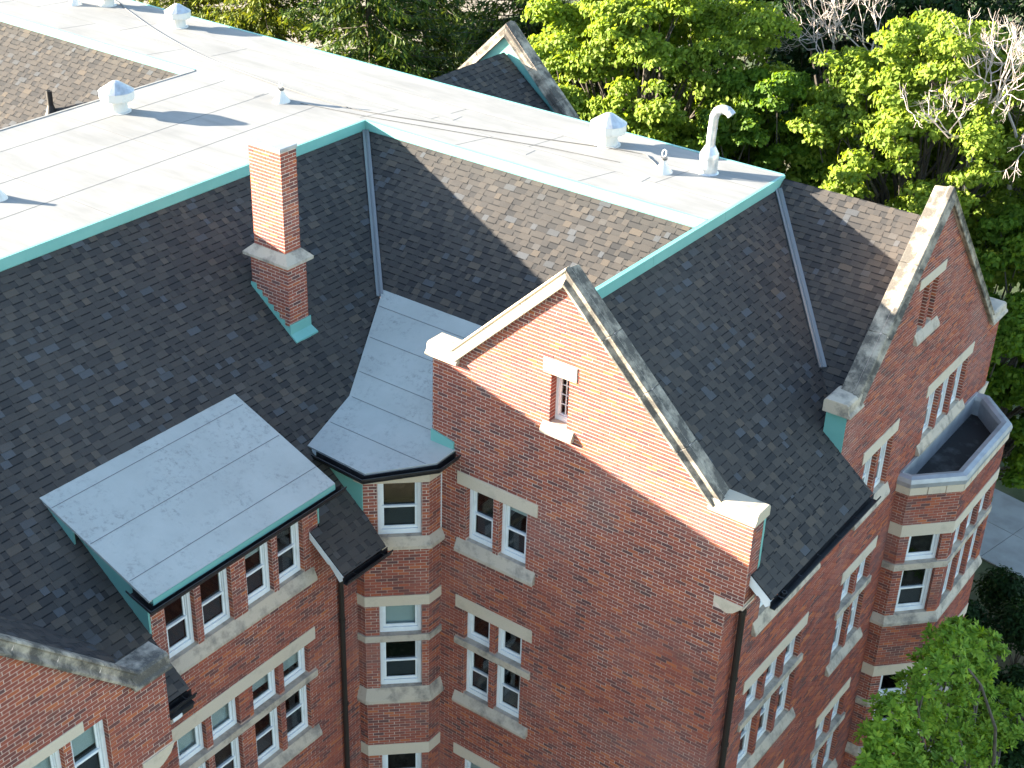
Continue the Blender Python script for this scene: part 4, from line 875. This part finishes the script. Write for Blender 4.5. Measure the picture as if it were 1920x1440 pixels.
def limb(mb, p0, p1, r0, r1, bend=.12, n=6, seg=5):
    p0, p1 = np.array(p0, float), np.array(p1, float); L = np.linalg.norm(p1-p0); j = rng.normal(size=3)*L*bend; pts = []
    for f in np.linspace(0, 1, seg): pts.append(p0+(p1-p0)*f+j*math.sin(math.pi*f)*(.6+.2*rng.random())+np.array([0, 0, -L*.10*math.sin(math.pi*f)]))
    mb.tube(pts, [r0+(r1-r0)*f for f in np.linspace(0, 1, seg)], n, True); return pts
def broadleaf(cx, cy, cz, rx, rz, m, label, nl=46, per=520, size=.095, lump=(.55, 1.05), group='trees behind the building', name='broadleaf_tree', asp=.62, tx=0.0):
    o = empty(name, cx, cy, -H); tag(o, label, 'tree', group)
    mb = MB(); tb = np.array([cx+tx+rng.normal()*.2, cy+rng.normal()*.2, -H+.0]); fork = np.array([cx+tx*.8, cy, max(-H+2.5, cz-rz*.95)])
    limb(mb, tb, fork, .30*rx/4+.06, .20*rx/4+.04, .03, 10, 6)
    Cs, Ns, Ss = [], [], []
    for i in range(nl):
        f = (i+.5)/nl; ph = i*2.39996+rng.normal()*.25; zf = 1-1.75*f; rr = math.sqrt(max(.05, 1-min(1, abs(zf))**2))
        rad = (.62+.40*rng.random()); c = np.array([cx+rx*rr*rad*math.cos(ph), cy+rx*rr*rad*math.sin(ph), cz+rz*zf*(.75+.3*rng.random())])
        lr = rng.uniform(*lump)*rx/3.6
        mid = fork+(c-fork)*.45+np.array([0, 0, .25*rng.random()*rx*.3]); q = limb(mb, fork, mid, .085*rx/4+.02, .05*rx/4+.012, .08, 6, 4); limb(mb, mid, c, .05*rx/4+.012, .012, .12, 5, 4)
        nb = 5; subs = c+unit(nb)*lr*.75
        for sb in subs: limb(mb, c, sb, .014, .005, .15, 4, 3)
        n = int(per*(lr*3.6/rx/.8)**2); k = rng.integers(0, nb+1, n); ctr = np.where((k == nb)[:, None], c, subs[np.minimum(k, nb-1)])
        d = unit(n); d[:, 2] = np.abs(d[:, 2])*1.0-.35; P_ = ctr+d*lr*rng.uniform(.25, .72, (n, 1))*np.array([1, 1, .62])
        Cs.append(P_); nn = d*.7+np.array([-.50, -.32, .36])+rng.normal(size=(n, 3))*.45; Ns.append(nn); Ss.append(size*rng.uniform(.65, 1.25, n))
    C = np.concatenate(Cs); leaf_object('crown', C, np.concatenate(Ns), np.concatenate(Ss), asp, m, o)
    mb.build('trunk', 'bark', o, fix=False)
    return o
def spruce(cx, cy, top, h, r, m, label, group='spruces behind the flat roof', dens=1.0):
    o = empty('spruce_tree', cx, cy, -H); tag(o, label, 'tree', group)
    mb = MB(); limb(mb, (cx, cy, -H), (cx, cy, top), .28, .03, .005, 9, 8)
    Cs, Ns, Ss, Ds = [], [], [], []
    z = top-.3
    while z > top-h:
        f = (top-z)/h; R_ = r*(f**.75)*1.0+.25; nb = int(6+5*f)
        for b_ in range(nb):
            ph = rng.random()*6.283; L = R_*rng.uniform(.75, 1.12); d = np.array([math.cos(ph), math.sin(ph), 0])
            sg = 9; pts = [np.array([cx, cy, z])+d*L*t_+np.array([0, 0, -L*.30*t_+L*.16*t_**2.2*1.2]) for t_ in np.linspace(0, 1, sg)]
            mb.tube(pts[::2], [.03, .024, .018, .012, .006], 4, False)
            n = int(34*L*dens); t_ = rng.uniform(.12, 1, n); base = np.array([np.interp(t_, np.linspace(0, 1, sg), [p_[k] for p_ in pts]) for k in range(3)]).T
            side = np.array([-d[1], d[0], 0]); lat = rng.normal(size=n)*.18*(1-.5*t_)*L*.5; hang = -np.abs(rng.normal(size=n))*.16
            P_ = base+side*lat[:, None]+np.array([0, 0, 1])*hang[:, None]
            Cs.append(P_); Ds.append(d*.55+side*np.sign(lat)[:, None]*.5+np.array([0, 0, -.75])+rng.normal(size=(n, 3))*.25); Ns.append(rng.normal(size=(n, 3))*.6+np.array([0, 0, .7])+d*.4); Ss.append(rng.uniform(.09, .20, n))
        z -= rng.uniform(.26, .40)
    leaf_object('crown', np.concatenate(Cs), np.concatenate(Ns), np.concatenate(Ss), .28, m, o, .15, np.concatenate(Ds)); mb.build('trunk', 'bark', o, fix=False); return o
def bare(cx, cy, cz, L, label, lean=(0, 0), depth=5):
    o = empty('dead_tree', cx, cy, -H); tag(o, label, 'tree', 'leafless tree tops among the maples')
    mb = MB()
    limb(mb, (cx-lean[0]*2, cy-lean[1]*2, -H), (cx, cy, cz-L), .16, .07, .02, 8, 6)
    def rec(p, d, l, r_, k):
        e_ = p+d*l; limb(mb, p, e_, r_, r_*.6, .10, 5 if k > 2 else 3, 3)
        if k == 0: return
        for _ in range(3 if k > 1 else 4):
            nd = d+rng.normal(size=3)*.48+np.array([0, 0, .12]); nd /= np.linalg.norm(nd); rec(e_, nd, l*rng.uniform(.55, .8), r_*.6, k-1)
    for _ in range(4):
        d = np.array([lean[0], lean[1], 1.0])+rng.normal(size=3)*.45; d /= np.linalg.norm(d); rec(np.array([cx, cy, cz-L]), d, L*.38, .05, depth-1)
    mb.build('branches', 'twig', o, fix=False)

broadleaf(-.6, 14.0, -3.3, 4.1, 4.0, 'maple', 'large sunlit yellow-green maple between the far gable and the gooseneck pipe', nl=105, per=1500, size=.088, lump=(.42, .9))
broadleaf(-4.6, 17.5, -5.2, 3.0, 3.6, 'green', 'mid green maple rising just behind the far gable tip', nl=62, per=1250, size=.088, lump=(.42, .95))
broadleaf(3.6, 13.2, -4.6, 2.3, 3.6, 'green', 'narrower maple with darker leaves beyond the flat roof corner', nl=66, per=1250, size=.088, lump=(.42, .95))
broadleaf(8.0, 15.5, -3.9, 4.0, 4.4, 'maple', 'broad bright maple behind the cross gable peak', nl=112, per=1450, size=.088, lump=(.42, .9))
broadleaf(12.4, 14.2, -8.0, 3.3, 5.0, 'green', 'green maple crowding the far corner of the side wall', nl=110, per=1300, size=.088, lump=(.42, .9), tx=-2.4)
broadleaf(12.3, 21.0, -2.6, 3.4, 3.6, 'maple', 'light green tree top showing above the leafless branches', nl=66, per=1250, size=.088, lump=(.42, .95))
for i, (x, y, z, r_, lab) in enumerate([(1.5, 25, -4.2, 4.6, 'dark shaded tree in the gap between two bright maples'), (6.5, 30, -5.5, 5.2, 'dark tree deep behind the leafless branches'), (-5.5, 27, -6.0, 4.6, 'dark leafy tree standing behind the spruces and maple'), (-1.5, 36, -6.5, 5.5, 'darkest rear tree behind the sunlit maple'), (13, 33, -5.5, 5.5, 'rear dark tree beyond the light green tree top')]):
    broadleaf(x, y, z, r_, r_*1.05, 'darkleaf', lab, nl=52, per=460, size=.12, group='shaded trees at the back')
spruce(-12.2, 14.0, 6.5, 19, 4.8, 'needle', 'dark drooping spruce beside the far gable', dens=1.3)
spruce(-18.0, 14.6, 5.5, 18, 4.6, 'needle_sunlit', 'spruce with sunlit yellow tips near the vents', dens=1.3)
spruce(-7.6, 17.5, 6.0, 19, 4.4, 'needle', 'spruce partly hidden by the far gable parapet', dens=1.2)
spruce(-25.5, 17.6, 3.5, 17, 4.6, 'needle_sunlit', 'spruce by the dry ground past the roof edge', dens=1.2)
spruce(-16.5, 22.5, 6.0, 20, 5.0, 'needle', 'rear spruce filling the gap between two nearer spruces', dens=1.0)
bare(4.9, 17.4, .9, 3.6, 'leafless branch top rising over dark foliage', (-.15, 0))
bare(9.7, 13.9, 1.3, 3.8, 'pale leafless branches sticking out of the broad maple', (.1, .05))
bare(10.6, 15.0, 1.2, 3.4, 'leafless twigs beside the light green tree top', (.15, 0))

def whorl_tree(cx, cy, lumps, label):
    o = empty('magnolia_tree', cx, cy, -H); tag(o, label, 'tree')
    mb = MB(); fork = np.array([cx, cy, -13.8]); limb(mb, (cx, cy, -H), fork, .13, .10, .03, 9, 4)
    Cs, Ns, Ss, Ds = [], [], [], []
    for (x, y, z, r_) in lumps:
        c = np.array([x, y, z]); limb(mb, fork, c, .05, .02, .07, 6, 5)
        for k in range(int(240*r_*r_)):
            d = unit(1)[0]; d[2] = abs(d[2])*.9-.25; tip = c+d*r_*rng.uniform(.45, 1.0)*np.array([1, 1, .75])
            if k % 3 == 0: limb(mb, c, tip, .012, .005, .12, 4, 3)
            ax = d*.55+np.array([0, 0, .75])+rng.normal(size=3)*.25; ax /= np.linalg.norm(ax); n = rng.integers(7, 12)
            t1 = np.cross(ax, (1.0, .2, 0)); t1 /= np.linalg.norm(t1); t2 = np.cross(ax, t1)
            for j in range(n):
                a = j*2.39996+rng.normal()*.2; rad = t1*math.cos(a)+t2*math.sin(a); dr = rad*.85+ax*(.15+.5*rng.random()); dr /= np.linalg.norm(dr); s_ = rng.uniform(.06, .10)
                Cs.append(tip+dr*s_*1.05+rng.normal(size=3)*.012); Ds.append(dr); Ns.append(ax*.9-rad*.35+rng.normal(size=3)*.15); Ss.append(s_)
    leaf_object('crown', np.array(Cs), np.array(Ns), np.array(Ss), .40, 'magnolia', o, .18, np.array(Ds)); mb.build('trunk', 'bark', o, fix=False)
def at_px(px, py, x):
    d_ = fw+r2*(px-960)/FPX-u2*(py-720)/FPX; t_ = (x-CAMP[0])/d_[0]; q = CAMP+d_*t_; return q
lumps = []
for px, py, x, r_ in [(1800, 1195, 15.6, .55), (1850, 1210, 15.5, .45), (1770, 1240, 15.7, .5), (1745, 1245, 15.9, .4), (1690, 1370, 15.7, .5), (1640, 1385, 15.6, .42), (1725, 1330, 15.6, .5), (1780, 1300, 15.6, .55), (1830, 1290, 15.4, .45), (1760, 1390, 15.9, .6), (1820, 1400, 15.9, .65), (1880, 1370, 15.8, .65), (1900, 1310, 15.6, .5), (1690, 1420, 16.0, .5), (1740, 1450, 16.1, .6), (1640, 1430, 15.8, .4), (1900, 1450, 16.1, .7), (1840, 1460, 16.2, .65), (1715, 1285, 15.7, .35), (1770, 1195, 15.6, .4), (1830, 1250, 15.6, .5), (1670, 1330, 15.7, .4), (1790, 1350, 15.7, .5), (1850, 1340, 15.6, .5), (1700, 1450, 15.9, .5), (1660, 1400, 15.7, .4)]:
    q = at_px(px, py, x); lumps.append((q[0], q[1], q[2], r_))
whorl_tree(15.9, 2.6, lumps, 'bright leafy tree with whorled oval leaves in front of the bay tower')
def shrub(x, y, r_, h, label):
    o = empty('shrub', x, y, -H); tag(o, label, 'shrub', 'dark shrubs along the wall foot'); mb = MB(); Cs, Ns, Ss = [], [], []
    for k in range(9):
        a = rng.random()*6.283; c = np.array([x+r_*.6*math.cos(a)*rng.random(), y+r_*.6*math.sin(a)*rng.random(), -H+h*rng.uniform(.45, .85)]); limb(mb, (x, y, -H), c, .03, .01, .1, 5, 4)
        n = 420; d = unit(n); d[:, 2] = np.abs(d[:, 2])*1.1-.3; Cs.append(c+d*rng.uniform(.3, .6, (n, 1))*r_*np.array([1, 1, .8])); Ns.append(d+np.array([0, 0, .5])+rng.normal(size=(n, 3))*.4); Ss.append(rng.uniform(.05, .10, n))
    leaf_object('crown', np.concatenate(Cs), np.concatenate(Ns), np.concatenate(Ss), .5, 'darkleaf', o); mb.build('stems', 'bark', o, fix=False)
for x, y, r_, h, lab in [(13.6, 13.6, 1.1, 1.8, 'dark shrub nearest the concrete path corner'), (14.6, 11.6, 1.3, 2.2, 'tall dark shrub between path and leafy tree'), (15.6, 9.2, 1.2, 2.0, 'dark shrub behind the leafy tree top'), (12.9, 11.2, 1.0, 1.6, 'low dark shrub tucked against the bay tower'), (15.3, 13.2, 1.1, 1.6, 'low spreading shrub under the path edge'), (16.0, 6.6, 1.2, 2.0, 'dark shrub at the foot of the leafy tree'), (14.4, 8.4, 1.0, 1.8, 'dark shrub filling the bay tower corner')]: shrub(x, y, r_, h, lab)
